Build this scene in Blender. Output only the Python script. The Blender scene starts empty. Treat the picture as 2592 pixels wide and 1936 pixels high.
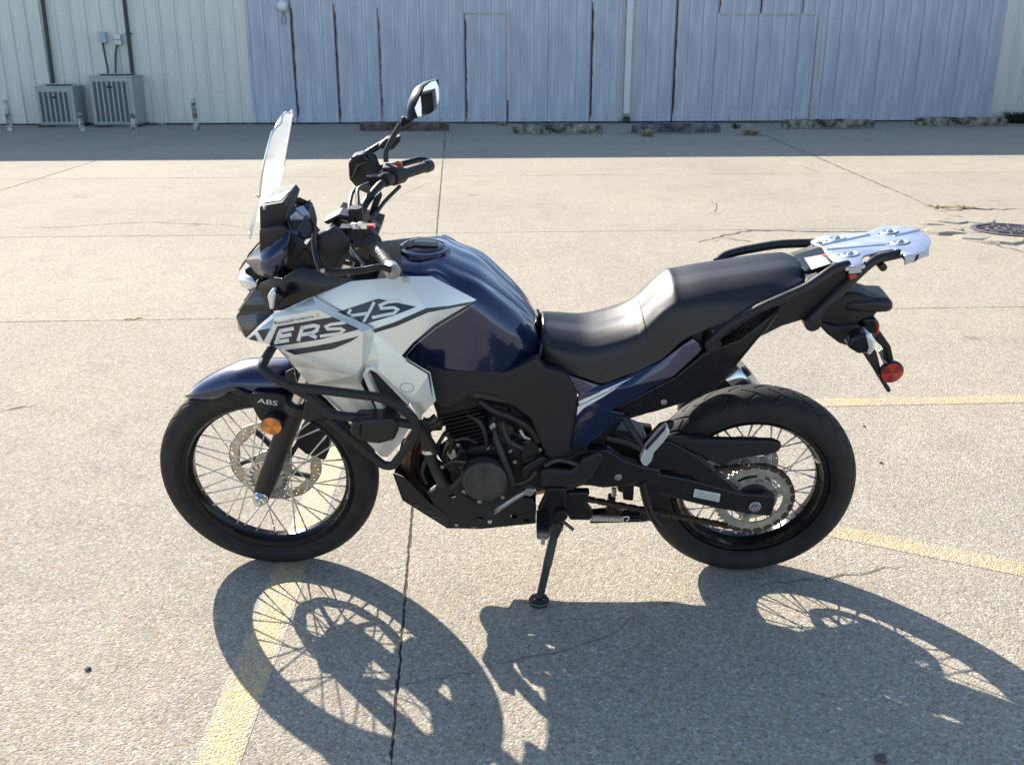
import bpy, bmesh, math, random
from mathutils import Vector, Matrix
from mathutils.bvhtree import BVHTree
from mathutils.geometry import tessellate_polygon
R = math.radians
random.seed(7)
S = bpy.context.scene
COL = S.collection

# ------------------------------------------------------------------ camera
PW, PH, FPX, PITCH, CH = 2592, 1936, 2448.8, R(18.955), 1.5438
cd = bpy.data.cameras.new('camera'); cam = bpy.data.objects.new('camera', cd); COL.objects.link(cam)
cam.location = (0, 0, CH); cam.rotation_euler = (R(90) - PITCH, 0, 0)
cd.sensor_width = 36; cd.lens = FPX / PW * 36; cd.clip_end = 3000; cd.clip_start = .05
S.camera = cam
# ------------------------------------------------------------------ sky, sun, exposure
SUN_EL, SUN_H = R(31.4), Vector((-.53, .848, 0)).normalized()
wd = bpy.data.worlds.new('World'); S.world = wd; wd.use_nodes = True
nt = wd.node_tree; nt.nodes.clear()
sky = nt.nodes.new('ShaderNodeTexSky'); sky.sky_type = 'NISHITA'; sky.sun_disc = False
sky.sun_elevation = SUN_EL; sky.sun_rotation = math.atan2(SUN_H.x, SUN_H.y)
sky.air_density = 1.0; sky.dust_density = .6; sky.ozone_density = 1.6
bg = nt.nodes.new('ShaderNodeBackground'); bg.inputs[1].default_value = .115
ow = nt.nodes.new('ShaderNodeOutputWorld')
nt.links.new(sky.outputs[0], bg.inputs[0]); nt.links.new(bg.outputs[0], ow.inputs[0])
sl = bpy.data.lights.new('sun', 'SUN'); sl.energy = 4.7; sl.angle = R(.53); sl.color = (1, .93, .82)
so = bpy.data.objects.new('sun', sl); COL.objects.link(so)
to_sun = Vector((SUN_H.x * math.cos(SUN_EL), SUN_H.y * math.cos(SUN_EL), math.sin(SUN_EL)))
so.rotation_euler = to_sun.to_track_quat('Z', 'Y').to_euler(); so.location = to_sun * 30
vs = S.view_settings; vs.view_transform = 'Standard'; vs.look = 'None'; vs.exposure = 1.13; vs.gamma = 1
S.render.engine = 'CYCLES'
S.cycles.max_bounces = 8; S.cycles.transparent_max_bounces = 16; S.cycles.caustics_reflective = False

# ------------------------------------------------------------------ pixel helpers (a pixel gives a direction, the thing it touches the distance)
def ray(px, py):
    dx = (px - PW / 2) / FPX; dy = -(py - PH / 2) / FPX; c, s = math.cos(PITCH), math.sin(PITCH)
    return Vector((dx, c + dy * s, -s + dy * c))
CAMP = Vector((0, 0, CH))
def gnd(px, py, z=0.0):
    d = ray(px, py); return CAMP + d * ((z - CH) / d.z)
WN = Vector((-.058, 1, 0)).normalized(); WD = Vector((WN.y, -WN.x, 0)); WALLD = 22.3 * WN.y
def wallp(px, py, off=0.0):           # wall frame: s along, z up
    d = ray(px, py); t = (WALLD - off - CAMP.dot(WN)) / d.dot(WN); p = CAMP + d * t
    return p.dot(WD), p.z
def wpos(s, z, off=0.0):
    return WD * s + WN * (WALLD - off) + Vector((0, 0, z))
WALLROT = math.atan2(WD.y, WD.x)

# ------------------------------------------------------------------ materials
MATS = {}
def nodes_of(name):
    m = bpy.data.materials.new(name); m.use_nodes = True
    t = m.node_tree; b = t.nodes['Principled BSDF']; return m, t, b
def coordnode(t, kind='Object', scale=None):
    tc = t.nodes.new('ShaderNodeTexCoord'); out = tc.outputs[kind]
    if scale:
        mp = t.nodes.new('ShaderNodeMapping'); mp.inputs['Scale'].default_value = scale
        t.links.new(out, mp.inputs[0]); out = mp.outputs[0]
    return out
def noise(t, vec, scale, detail=4, rough=.55):
    n = t.nodes.new('ShaderNodeTexNoise'); n.inputs['Scale'].default_value = scale
    n.inputs['Detail'].default_value = detail; n.inputs['Roughness'].default_value = rough
    t.links.new(vec, n.inputs['Vector']); return n
def ramp(t, fac, stops):
    r = t.nodes.new('ShaderNodeValToRGB'); e = r.color_ramp.elements
    while len(e) < len(stops): e.new(.5)
    for k, (p, c) in zip(e, stops):
        k.position = p; k.color = (c, c, c, 1) if isinstance(c, (int, float)) else (*c[:3], 1)
    t.links.new(fac, r.inputs[0]); return r.outputs[0]
def mixc(t, fac, a, b, mode='MIX'):
    m = t.nodes.new('ShaderNodeMix'); m.data_type = 'RGBA'; m.blend_type = mode
    for s, v in ((m.inputs[0], fac), (m.inputs[6], a), (m.inputs[7], b)):
        if hasattr(v, 'is_output'): t.links.new(v, s)
        elif isinstance(v, (int, float)): s.default_value = v
        else: s.default_value = (*v[:3], 1)
    return m.outputs[2]
def bump(t, b, h, strength, dist=.002):
    n = t.nodes.new('ShaderNodeBump'); n.inputs['Strength'].default_value = strength; n.inputs['Distance'].default_value = dist
    t.links.new(h, n.inputs['Height']); t.links.new(n.outputs[0], b.inputs['Normal'])
def mat(name, col, rough=.5, metal=0, coat=0, var=.12, scale=40, bmp=0, bscale=400, spec=.5, rvar=.08):
    if name in MATS: return MATS[name]
    m, t, b = nodes_of(name); v = coordnode(t)
    n = noise(t, v, scale)
    lo = tuple(max(0, c * (1 - var)) for c in col); hi = tuple(min(1, c * (1 + var)) for c in col)
    t.links.new(ramp(t, n.outputs[0], [(.3, lo), (.7, hi)]), b.inputs['Base Color'])
    t.links.new(ramp(t, n.outputs[0], [(.3, max(0, rough - rvar)), (.7, min(1, rough + rvar))]), b.inputs['Roughness'])
    b.inputs['Metallic'].default_value = metal; b.inputs['Coat Weight'].default_value = coat; b.inputs['Coat Roughness'].default_value = .04
    b.inputs['Specular IOR Level'].default_value = spec
    if bmp: bump(t, b, noise(t, v, bscale, 2).outputs[0], bmp, .0008)
    MATS[name] = m; return m

def concrete_col(t, v):
    vo = t.nodes.new('ShaderNodeTexVoronoi'); vo.inputs['Scale'].default_value = 150; t.links.new(v, vo.inputs[0])
    sep = t.nodes.new('ShaderNodeSeparateColor'); t.links.new(vo.outputs['Color'], sep.inputs[0])
    ag = ramp(t, sep.outputs[0], [(0, (.25, .22, .18)), (.12, (.345, .305, .24)), (.55, (.405, .362, .288)), (.88, (.455, .412, .335)), (1, (.58, .545, .475))])
    vo2 = t.nodes.new('ShaderNodeTexVoronoi'); vo2.inputs['Scale'].default_value = 330; t.links.new(v, vo2.inputs[0])
    sep2 = t.nodes.new('ShaderNodeSeparateColor'); t.links.new(vo2.outputs['Color'], sep2.inputs[0])
    fine = ramp(t, sep2.outputs[1], [(0, .42), (.11, .84), (.7, 1.0), (1, 1.2)])
    c = mixc(t, .6, ag, fine, 'MULTIPLY')
    c = mixc(t, 1, c, ramp(t, sep.outputs[1], [(0, (1.08, .98, .93)), (.35, (1, 1, 1)), (.7, (.97, 1.0, 1.04)), (1, (.92, 1.0, 1.08))]), 'MULTIPLY')
    oi = t.nodes.new('ShaderNodeObjectInfo'); c = mixc(t, 1, c, ramp(t, oi.outputs['Random'], [(0, (.95, .95, .955)), (1, (1.03, 1.025, 1.015))]), 'MULTIPLY')
    big = noise(t, v, .55, 5, .6); mid = noise(t, v, 4.5, 6, .65); f = noise(t, v, 38, 3)
    c = mixc(t, 1, c, ramp(t, big.outputs[0], [(.28, (.90, .90, .92)), (.5, (1.02, 1.0, .97)), (.75, (1.1, 1.06, .99))]), 'MULTIPLY')
    c = mixc(t, .75, c, ramp(t, mid.outputs[0], [(.25, .82), (.45, .98), (.75, 1.08)]), 'MULTIPLY')
    c = mixc(t, .6, c, ramp(t, f.outputs[0], [(.3, .85), (.7, 1.12)]), 'MULTIPLY')
    # dark oil drips with shapes of their own
    sp = noise(t, v, 1.6, 7, .7)
    c = mixc(t, 1, c, ramp(t, sp.outputs[0], [(0, (.52, .48, .42)), (.30, (.68, .64, .58)), (.365, (1, 1, 1)), (1, (1, 1, 1))]), 'MULTIPLY')
    hh = t.nodes.new('ShaderNodeMath'); hh.operation = 'ADD'
    inv = t.nodes.new('ShaderNodeMath'); inv.operation = 'MULTIPLY'; inv.inputs[1].default_value = -1.1
    t.links.new(vo.outputs['Distance'], inv.inputs[0]); t.links.new(inv.outputs[0], hh.inputs[0])
    nn = noise(t, v, 210, 3); t.links.new(nn.outputs[0], hh.inputs[1])
    return c, hh.outputs[0]
def m_concrete():
    m, t, b = nodes_of('concrete'); g = t.nodes.new('ShaderNodeNewGeometry'); v = g.outputs['Position']
    c, h = concrete_col(t, v); t.links.new(c, b.inputs['Base Color']); b.inputs['Roughness'].default_value = .92
    b.inputs['Specular IOR Level'].default_value = .12
    bump(t, b, h, .6, .0032); return m
def m_paint():
    m, t, b = nodes_of('yellow_paint'); g = t.nodes.new('ShaderNodeNewGeometry'); v = g.outputs['Position']
    c, h = concrete_col(t, v); w = noise(t, v, 55, 5, .7); w2 = noise(t, v, 7, 4)
    ad = t.nodes.new('ShaderNodeMath'); ad.operation = 'MULTIPLY_ADD'; ad.inputs[1].default_value = .55
    t.links.new(w2.outputs[0], ad.inputs[0]); t.links.new(w.outputs[0], ad.inputs[2])
    fac = ramp(t, ad.outputs[0], [(.58, .92), (.95, .15)])
    uvn = t.nodes.new('ShaderNodeUVMap'); uvn.uv_map = 'across'; sx = t.nodes.new('ShaderNodeSeparateXYZ'); t.links.new(uvn.outputs[0], sx.inputs[0])
    pp = t.nodes.new('ShaderNodeMath'); pp.operation = 'PINGPONG'; pp.inputs[1].default_value = .5; t.links.new(sx.outputs[0], pp.inputs[0])
    ee = t.nodes.new('ShaderNodeMath'); ee.operation = 'MULTIPLY_ADD'; ee.inputs[1].default_value = .34; ee.inputs[2].default_value = -.17; t.links.new(noise(t, v, 42, 4).outputs[0], ee.inputs[0])
    e2 = t.nodes.new('ShaderNodeMath'); e2.operation = 'ADD'; t.links.new(pp.outputs[0], e2.inputs[0]); t.links.new(ee.outputs[0], e2.inputs[1])
    fm = t.nodes.new('ShaderNodeMath'); fm.operation = 'MULTIPLY'; t.links.new(fac, fm.inputs[0]); t.links.new(ramp(t, e2.outputs[0], [(.02, 0), (.15, 1)]), fm.inputs[1]); fac = fm.outputs[0]
    ye = mixc(t, .55, (.62, .46, .18), mixc(t, 1, c, (1.55, 1.28, .75), 'MULTIPLY'))
    t.links.new(mixc(t, fac, c, ye), b.inputs['Base Color']); b.inputs['Roughness'].default_value = .7
    bump(t, b, h, .7, .004); return m
CONC = m_concrete(); PAINT = m_paint()
def m_oldconc(name, c0, c1, c2):
    m, t, b = nodes_of(name); v = coordnode(t); n = noise(t, v, 5, 6, .65); n2 = noise(t, v, 40, 3)
    c = ramp(t, n.outputs[0], [(.42, c0), (.52, c1), (.66, c2)]); c = mixc(t, .6, c, ramp(t, n2.outputs[0], [(.3, .6), (.7, 1.25)]), 'MULTIPLY')
    t.links.new(c, b.inputs['Base Color']); b.inputs['Roughness'].default_value = .9; bump(t, b, n.outputs[0], .8, .02); return m
def m_wall(name, c0, c1, streak, bands):
    m, t, b = nodes_of(name); v = coordnode(t, 'Object', (2.2, 2.2, .3)); n = noise(t, v, 3.0, 4, .55); vo = coordnode(t); n2 = noise(t, vo, 14, 5, .6)
    c = ramp(t, n.outputs[0], [(.3, c0), (.55, c1), (.75, streak)])
    c = mixc(t, .5, c, ramp(t, n2.outputs[0], [(.3, .86), (.7, 1.1)]), 'MULTIPLY')
    if bands:   # chalky runs beside each rib and a pale splash zone along the bottom
        sx = t.nodes.new('ShaderNodeSeparateXYZ'); t.links.new(vo, sx.inputs[0])
        md = t.nodes.new('ShaderNodeMath'); md.operation = 'PINGPONG'; md.inputs[1].default_value = RIB / 2; t.links.new(sx.outputs[0], md.inputs[0])
        f = ramp(t, md.outputs[0], [(0.03, .75), (.09, .45), (.13, 0)])
        f2 = t.nodes.new('ShaderNodeMath'); f2.operation = 'MULTIPLY'; t.links.new(f, f2.inputs[0]); t.links.new(ramp(t, n.outputs[0], [(.35, .05), (.65, 1)]), f2.inputs[1])
        c = mixc(t, f2.outputs[0], c, streak)
        f3 = t.nodes.new('ShaderNodeMath'); f3.operation = 'MULTIPLY'; t.links.new(ramp(t, sx.outputs[2], [(.02, .8), (.3, 0)]), f3.inputs[0]); t.links.new(ramp(t, n.outputs[0], [(.3, .2), (.6, 1)]), f3.inputs[1])
        c = mixc(t, f3.outputs[0], c, streak)
    t.links.new(c, b.inputs['Base Color']); b.inputs['Roughness'].default_value = .5; b.inputs['Metallic'].default_value = .15; return m
RIB = .923 / 3
M = dict(
    tyre=mat('tyre_rubber', (.021, .020, .019), .74, var=.5, scale=14, bmp=.35, bscale=300, spec=.35),
    rim=mat('black_rim', (.012, .012, .014), .22, .6, var=.1),
    steel=mat('spoke_steel', (.66, .66, .64), .34, .75, var=.1),
    alu=mat('cast_alloy', (.42, .41, .39), .42, .85, var=.15, bmp=.2),
    disc=mat('disc_steel', (.50, .44, .36), .35, .9, var=.12, scale=90),
    matt=mat('black_plastic', (.015, .015, .016), .55, var=.2, scale=120, bmp=.5, bscale=1500, spec=.4),
    semi=mat('black_gloss_plastic', (.007, .007, .009), .24, coat=.15, var=.1, spec=.32),
    frame=mat('black_powder_coat', (.010, .010, .011), .45, .1, var=.15, bmp=.25, bscale=900),
    engine=mat('black_engine_paint', (.011, .011, .012), .5, .2, var=.3, scale=30, bmp=.5, bscale=350),
    dusty=mat('dusty_black_cover', (.055, .047, .038), .6, .1, var=.4, scale=22, bmp=.4),
    blue=mat('metallic_navy_paint', (.004, .012, .056), .25, .5, coat=1, var=.25, scale=900, rvar=.04),
    silver=mat('pearl_silver_paint', (.76, .78, .73), .30, .25, coat=.7, var=.03, scale=700, rvar=.03),
    decal=mat('navy_graphic', (.014, .017, .032), .35, coat=.4, var=.1),
    white=mat('white_graphic', (.72, .74, .73), .4, coat=.3, var=.04),
    seat=mat('black_vinyl', (.011, .011, .012), .42, var=.15, scale=200, bmp=.5, bscale=1100, spec=.5),
    grip=mat('grip_rubber', (.012, .012, .013), .6, var=.2, bmp=.4, bscale=700),
    plate=mat('brushed_alloy_plate', (.44, .49, .60), .42, .6, var=.06, scale=25, bmp=.15, bscale=600),
    peg=mat('satin_alloy', (.66, .67, .66), .4, .45, var=.08, scale=60),
    chrome=mat('polished_steel', (.62, .62, .61), .16, 1, var=.08),
    exh=mat('heat_tinted_steel', (.22, .15, .10), .38, .9, var=.5, scale=14),
    chain=mat('dirty_chain', (.10, .075, .055), .5, .75, var=.5, scale=180),
    sprk=mat('sprocket_steel', (.46, .43, .36), .45, .7, var=.25, scale=40),
    amber=mat('amber_reflector', (.75, .23, .02), .22, coat=.6, var=.12, scale=300),
    amber2=mat('dark_amber_reflector', (.48, .13, .012), .22, coat=.6, var=.12, scale=300),
    red=mat('red_reflector', (.48, .025, .012), .22, coat=.6, var=.12, scale=300),
    red2=mat('dark_red_reflector', (.24, .012, .008), .22, coat=.6, var=.12, scale=300),
    lens=mat('clear_lens', (.72, .74, .76), .12, .4, coat=1, var=.1, scale=150),
    orange=mat('orange_sticker', (.70, .20, .04), .5, var=.1),
    label=mat('white_label', (.62, .62, .60), .5, var=.08, scale=90),
    hose=mat('rubber_hose', (.02, .02, .02), .5, var=.2),
    screen=mat('meter_glass', (.012, .016, .025), .06, coat=1, var=.1, spec=.8),
    mirror=mat('mirror_glass', (.82, .84, .85), .015, 1, var=.01, rvar=.005),
    soil=mat('joint_dirt', (.055, .044, .031), .95, var=.5, scale=80, bmp=.8, bscale=200),
    crack=mat('crack_dirt_and_shade', (.095, .08, .062), .95, var=.5, scale=60),
    cream=None, galv=None,
    rust=mat('rusted_seam', (.085, .028, .020), .85, var=.55, scale=12, bmp=.6, bscale=90),
    trim=mat('cream_trim', (.50, .50, .44), .6, var=.12, scale=8),
    acg=mat('condenser_paint', (.40, .43, .41), .55, var=.12, scale=9),
    dark=mat('dark_void', (.05, .05, .052), .8, var=.3),
    slot=mat('condenser_coil', (.13, .135, .135), .7, var=.3, scale=60),
    pvc=mat('grey_enamel', (.42, .48, .56), .5, var=.1),
    wht=mat('white_enamel', (.66, .69, .70), .45, var=.08, scale=10),
    cond=mat('dark_conduit', (.045, .05, .05), .6, var=.3, scale=20),
    iron=mat('cast_iron', (.13, .115, .12), .7, .4, var=.4, scale=40, bmp=.6, bscale=150),
    grass=mat('dry_grass', (.40, .33, .18), .8, var=.4, scale=60),
    weed=mat('green_weed', (.05, .065, .018), .8, var=.4, scale=60),
    leaf=mat('dead_leaf', (.22, .085, .03), .8, var=.4, scale=60),
    paper=mat('white_paper', (.75, .75, .76), .7, var=.06),
    stone=mat('grey_stone', (.10, .09, .08), .9, var=.4, scale=60, bmp=.6),
    glob=mat('opal_globe', (.78, .77, .80), .3, coat=.4, var=.04),
)
M['cream'] = m_wall('cream_metal_siding', (.66, .65, .595), (.72, .71, .65), (.78, .77, .70), False)
M['galv'] = m_wall('weathered_galvanised_siding', (.39, .432, .505), (.445, .487, .565), (.61, .63, .675), True)
OLD1 = m_oldconc('red_brown_stop', (.06, .04, .036), (.13, .085, .075), (.17, .12, .105))
OLD2 = m_oldconc('lichen_stop', (.05, .046, .036), (.22, .20, .155), (.38, .35, .26))
OLD3 = m_oldconc('grey_stop', (.05, .05, .048), (.12, .12, .112), (.20, .20, .185))
POSTM = m_oldconc('peeling_post', (.16, .15, .14), (.60, .57, .50), (.78, .75, .66))
def m_screen():
    m, t, b = nodes_of('windscreen_plastic'); t.nodes.remove(b); o = t.nodes['Material Output']
    v = coordnode(t); n = noise(t, v, 9, 4)
    tr = t.nodes.new('ShaderNodeBsdfTransparent'); tr.inputs[0].default_value = (.93, .95, .96, 1)
    gl = t.nodes.new('ShaderNodeBsdfGlossy'); gl.inputs['Roughness'].default_value = .12
    tl = t.nodes.new('ShaderNodeBsdfTranslucent'); tl.inputs[0].default_value = (.9, .93, .96, 1)
    lw = t.nodes.new('ShaderNodeLayerWeight'); lw.inputs[0].default_value = .25; fr = t.nodes.new('ShaderNodeMapRange'); t.links.new(lw.outputs['Facing'], fr.inputs[0]); fr.inputs[3].default_value = .03; fr.inputs[4].default_value = .30
    a = t.nodes.new('ShaderNodeMixShader'); t.links.new(ramp(t, n.outputs[0], [(.3, .14), (.7, .25)]), a.inputs[0]); t.links.new(tr.outputs[0], a.inputs[1]); t.links.new(tl.outputs[0], a.inputs[2])
    c = t.nodes.new('ShaderNodeMixShader'); t.links.new(fr.outputs[0], c.inputs[0]); t.links.new(a.outputs[0], c.inputs[1]); t.links.new(gl.outputs[0], c.inputs[2])
    t.links.new(c.outputs[0], o.inputs[0]); return m
M['wind'] = m_screen()

# ------------------------------------------------------------------ mesh helpers
def link(name, me, m=None, parent=None, smooth=35):
    o = bpy.data.objects.new(name, me); COL.objects.link(o)
    if m is not None and not me.materials: me.materials.append(M[m] if isinstance(m, str) else m)
    if parent is not None: o.parent = parent
    if smooth and me.polygons:
        for p in me.polygons: p.use_smooth = True
        try: me.set_sharp_from_angle(angle=R(smooth))
        except Exception: pass
    return o
def mesh(name, vs_, fs, m=None, parent=None, smooth=35, fix=False):
    me = bpy.data.meshes.new(name); me.from_pydata([tuple(v) for v in vs_], [], fs)
    if fix:
        bm = bmesh.new(); bm.from_mesh(me); bmesh.ops.recalc_face_normals(bm, faces=bm.faces); bm.to_mesh(me); bm.free()
    me.update(); return link(name, me, m, parent, smooth)
def tag(o, label, cat, group=None, kind=None):
    o['label'] = label; o['category'] = cat
    if group: o['group'] = group
    if kind: o['kind'] = kind
    return o
def bevel(o, w, seg=2, ang=30):
    b = o.modifiers.new('bevel', 'BEVEL'); b.width = w; b.segments = seg; b.limit_method = 'ANGLE'; b.angle_limit = R(ang); return o
def empty(name, loc=(0, 0, 0)):
    o = bpy.data.objects.new(name, None); COL.objects.link(o); o.location = loc; o.empty_display_size = .1; return o
def catmull(pts, n=6):
    P = [Vector(p) for p in pts]; out = []
    for i in range(len(P) - 1):
        a = P[i - 1] if i else P[0] * 2 - P[1]; b, c = P[i], P[i + 1]; d = P[i + 2] if i + 2 < len(P) else P[-1] * 2 - P[-2]
        for k in range(n):
            t = k / n
            out.append(.5 * ((2 * b) + (c - a) * t + (2 * a - 5 * b + 4 * c - d) * t * t + (3 * b - a - 3 * c + d) * t ** 3))
    out.append(P[-1]); return out
def filletpath(pts, r=.03, n=5):
    P = [Vector(p) for p in pts]; out = [P[0]]
    for i in range(1, len(P) - 1):
        a, b, c = P[i - 1], P[i], P[i + 1]; l1, l2 = (a - b).length, (c - b).length
        k = min(r, l1 * .45, l2 * .45); s, e = b + (a - b).normalized() * k, b + (c - b).normalized() * k
        for j in range(n + 1):
            t = j / n; out.append(s * (1 - t) ** 2 + b * 2 * t * (1 - t) + e * t * t)
    out.append(P[-1]); return out
def tubegeo(path, rad, n=12, cap=True, sx=1.0):
    P = [Vector(p) for p in path]; rs = rad if isinstance(rad, (list, tuple)) else [rad] * len(P)
    V, F = [], []; t0 = (P[1] - P[0]).normalized(); up = Vector((0, 0, 1)) if abs(t0.z) < .9 else Vector((0, 1, 0))
    nrm = t0.cross(up).normalized()
    for i, p in enumerate(P):
        t = ((P[min(i + 1, len(P) - 1)] - P[max(i - 1, 0)])).normalized()
        nrm = (nrm - t * nrm.dot(t)).normalized(); bn = t.cross(nrm)
        for k in range(n):
            a = 2 * math.pi * k / n; V.append(p + (nrm * math.cos(a) * sx + bn * math.sin(a)) * rs[i])
    for i in range(len(P) - 1):
        for k in range(n):
            F.append((i * n + k, i * n + (k + 1) % n, (i + 1) * n + (k + 1) % n, (i + 1) * n + k))
    if cap: F.append(tuple(range(n))[::-1]); F.append(tuple(range((len(P) - 1) * n, len(P) * n)))
    return V, F
def tube(name, path, rad, m, parent, n=12, r=.03, sx=1.0):
    pts = filletpath(path, r) if r else path
    if isinstance(rad, (list, tuple)): pts = path
    return mesh(name, *tubegeo(pts, rad, n, True, sx), m, parent, 50, True)
def boxgeo(c, s, rot=None):
    c = Vector(c); V = []
    for x in (-.5, .5):
        for y in (-.5, .5):
            for z in (-.5, .5):
                v = Vector((x * s[0], y * s[1], z * s[2])); V.append(c + (rot @ v if rot else v))
    return V, [(0, 1, 3, 2), (4, 6, 7, 5), (0, 4, 5, 1), (2, 3, 7, 6), (0, 2, 6, 4), (1, 5, 7, 3)]
def join(*gs):
    V, F = [], []
    for v, f in gs:
        o = len(V); V += list(v); F += [tuple(i + o for i in q) for q in f]
    return V, F
def revolve(prof, n, closed=False, axis='y'):     # prof: (r, y) ; around y axis
    V, F = [], []; k = len(prof)
    for i in range(n):
        a = 2 * math.pi * i / n
        for r, y in prof: V.append(Vector((r * math.cos(a), y, r * math.sin(a))))
    for i in range(n):
        for j in range(k if closed else k - 1):
            j2 = (j + 1) % k; i2 = (i + 1) % n
            F.append((i * k + j, i * k + j2, i2 * k + j2, i2 * k + j))
    return V, F
def xf(g, mtx): return [mtx @ Vector(v) for v in g[0]], g[1]
def cyl(c, axis, r, h, n=24, ch=.15):
    c = Vector(c); q = Vector((0, 1, 0)).rotation_difference(Vector(axis).normalized()).to_matrix()
    e = min(r, h) * ch; g = revolve([(0.0001, -h / 2), (r - e, -h / 2), (r, -h / 2 + e), (r, h / 2 - e), (r - e, h / 2), (0.0001, h / 2)], n)
    return [c + q @ v for v in g[0]], g[1]

# ================================================================== SETTING
# ground: a sheet of dirt to the horizon under a grid of concrete slabs
GA = WALLROT                                   # slab grid runs parallel to the far wall
gx = Vector((math.cos(GA), math.sin(GA), 0)); gy = Vector((-math.sin(GA), math.cos(GA), 0))
def G2(a, b, z=0.0): return gx * a + gy * b + Vector((0, 0, z))
lot = mesh('parking_lot', [(-400, -400, -.14), (400, -400, -.14), (400, 400, -.14), (-400, 400, -.14)], [(0, 1, 2, 3)], CONC)
tag(lot, 'sunlit tan concrete parking lot cast in large slabs', 'parking lot', kind='structure')
ju = -.172
cols = [ju - 5.1 * 3, ju - 5.1 * 2, ju - 5.1, ju, ju + 5.05, ju + 10.1, ju + 15.2]
rows = [-14, -8.5, -3, .4, 5.78, 8.62, 12.75, 17.6, 22.36]
def edgeline(p, q, seed, amp=.0035, step=.035):
    rd = random.Random(seed); n = max(2, int((q - p).length / step)); d = (q - p).normalized(); nr = Vector((-d.y, d.x, 0)); o = []
    for i in range(n):
        o.append(p + (q - p) * (i / n) + nr * (rd.gauss(0, amp) - (rd.random() ** 12) * amp * 4 if i else 0))
    return o
for i in range(len(cols) - 1):
    for j in range(len(rows) - 1):
        g = .0026 if rows[j] < 8 else .006; near = rows[j] < 9 and rows[j + 1] > 1 and abs(i - 2.5) < 1.6
        st, am = (.016, .0013) if near else (.4, .004)
        a0, a1, b0, b1 = cols[i] + g, cols[i + 1] - g, rows[j] + g, rows[j + 1] - g
        cs = [G2(a0, b0), G2(a1, b0), G2(a1, b1), G2(a0, b1)]; loop = []
        for k in range(4): loop += edgeline(cs[k], cs[(k + 1) % 4], i * 97 + j * 13 + k, am, st)
        n = len(loop); cen = sum(loop, Vector()) / n
        # chamfered lip, then top face
        inn = [v + (cen - v).normalized() * .004 for v in loop]
        V = [v - Vector((0, 0, .005)) for v in loop] + inn + [v - Vector((0, 0, .10)) for v in loop]
        F = [(k, (k + 1) % n, n + (k + 1) % n, n + k) for k in range(n)] + [(2 * n + k, 2 * n + (k + 1) % n, (k + 1) % n, k) for k in range(n)]
        F.append(tuple(range(n, 2 * n)))
        mesh('slab', V, F, CONC, lot, 0)
# the lot beyond the grid, level with it
def sheet(name, a0, a1, b0, b1, z=-.004):
    return mesh(name, [G2(a0, b0, z), G2(a1, b0, z), G2(a1, b1, z), G2(a0, b1, z)], [(0, 1, 2, 3)], CONC, lot, 0)
sheet('apron', -200, cols[0] - .01, -200, 200); sheet('apron', cols[-1] + .01, 200, -200, 200)
sheet('apron', cols[0], cols[-1], -200, rows[0] - .01); sheet('apron', cols[0], cols[-1], rows[-1] + .01, 200)
mesh('joint_filler', [G2(cols[0], rows[0], -.004), G2(cols[-1], rows[0], -.004), G2(cols[-1], rows[-1], -.004), G2(cols[0], rows[-1], -.004)], [(0, 1, 2, 3)], 'soil', lot, 0)

def ribbon(name, pix, width, m, parent, z=.0025, seed=1, jit=.012, sub=10, taper=True):
    P = [gnd(*p) for p in pix]; rd = random.Random(seed); pts = []
    for i in range(len(P) - 1):
        l = (P[i + 1] - P[i]).length; n = max(3, int(l / .06))
        for k in range(n): pts.append(P[i].lerp(P[i + 1], k / n) + Vector((rd.gauss(0, jit), rd.gauss(0, jit), 0)))
    pts.append(P[-1]); V = []; F = []
    for i, p in enumerate(pts):
        d = (pts[min(i + 1, len(pts) - 1)] - pts[max(i - 1, 0)]).normalized(); nr = Vector((-d.y, d.x, 0))
        t = i / (len(pts) - 1); w = width * (.25 + rd.random() * 1.0) * (min(1, 4 * t + .1, 4 * (1 - t) + .1) if taper else 1)
        V += [p + nr * w / 2 + Vector((0, 0, z)), p - nr * w / 2 + Vector((0, 0, z))]
    for i in range(len(pts) - 1): F.append((2 * i, 2 * i + 1, 2 * i + 3, 2 * i + 2))
    return mesh(name, V, F, m, parent, 0)
for k, (pix, w, j) in enumerate([
    ([(1765, 614), (1800, 606), (1850, 592), (1900, 584), (2000, 585), (2120, 588), (2290, 585), (2400, 588), (2475, 588), (2560, 590)], .045, .012),
    ([(1820, 598), (1870, 608), (1905, 612)], .02, .012),
    ([(0, 577), (180, 575), (300, 566), (380, 563), (460, 566), (560, 569), (640, 580)], .014, .01),
    ([(1905, 330), (1960, 353), (2060, 395), (2180, 447), (2290, 494), (2400, 542)], .028, .006),
    ([(2380, 535), (2440, 530), (2520, 530), (2592, 528)], .05, .03),
    ([(2400, 545), (2470, 550), (2500, 560)], .04, .02),
    ([(1940, 1470), (2000, 1478), (2080, 1468), (2160, 1452), (2230, 1438), (2320, 1430)], .0045, .008),
    ([(1180, 1697), (1240, 1685), (1330, 1668), (1450, 1640), (1560, 1600), (1660, 1530), (1780, 1515), (1880, 1490)], .003, .006),
    ([(2450, 612), (2520, 620), (2592, 640)], .03, .02),
    ([(960, 520), (1105, 455), (1128, 450)], .006, .01),
    ([(1810, 545), (1815, 520), (1790, 505)], .012, .01),
    ([(1018, 1732), (1100, 1720), (1160, 1706), (1220, 1702)], .005, .005),
    ([(560, 448), (760, 443), (930, 445), (1118, 452)], .008, .006),
    ([(0, 1040), (60, 1030), (100, 1026)], .01, .006),
]): ribbon('crack', pix, w, 'crack', lot, seed=k, jit=j)
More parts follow.
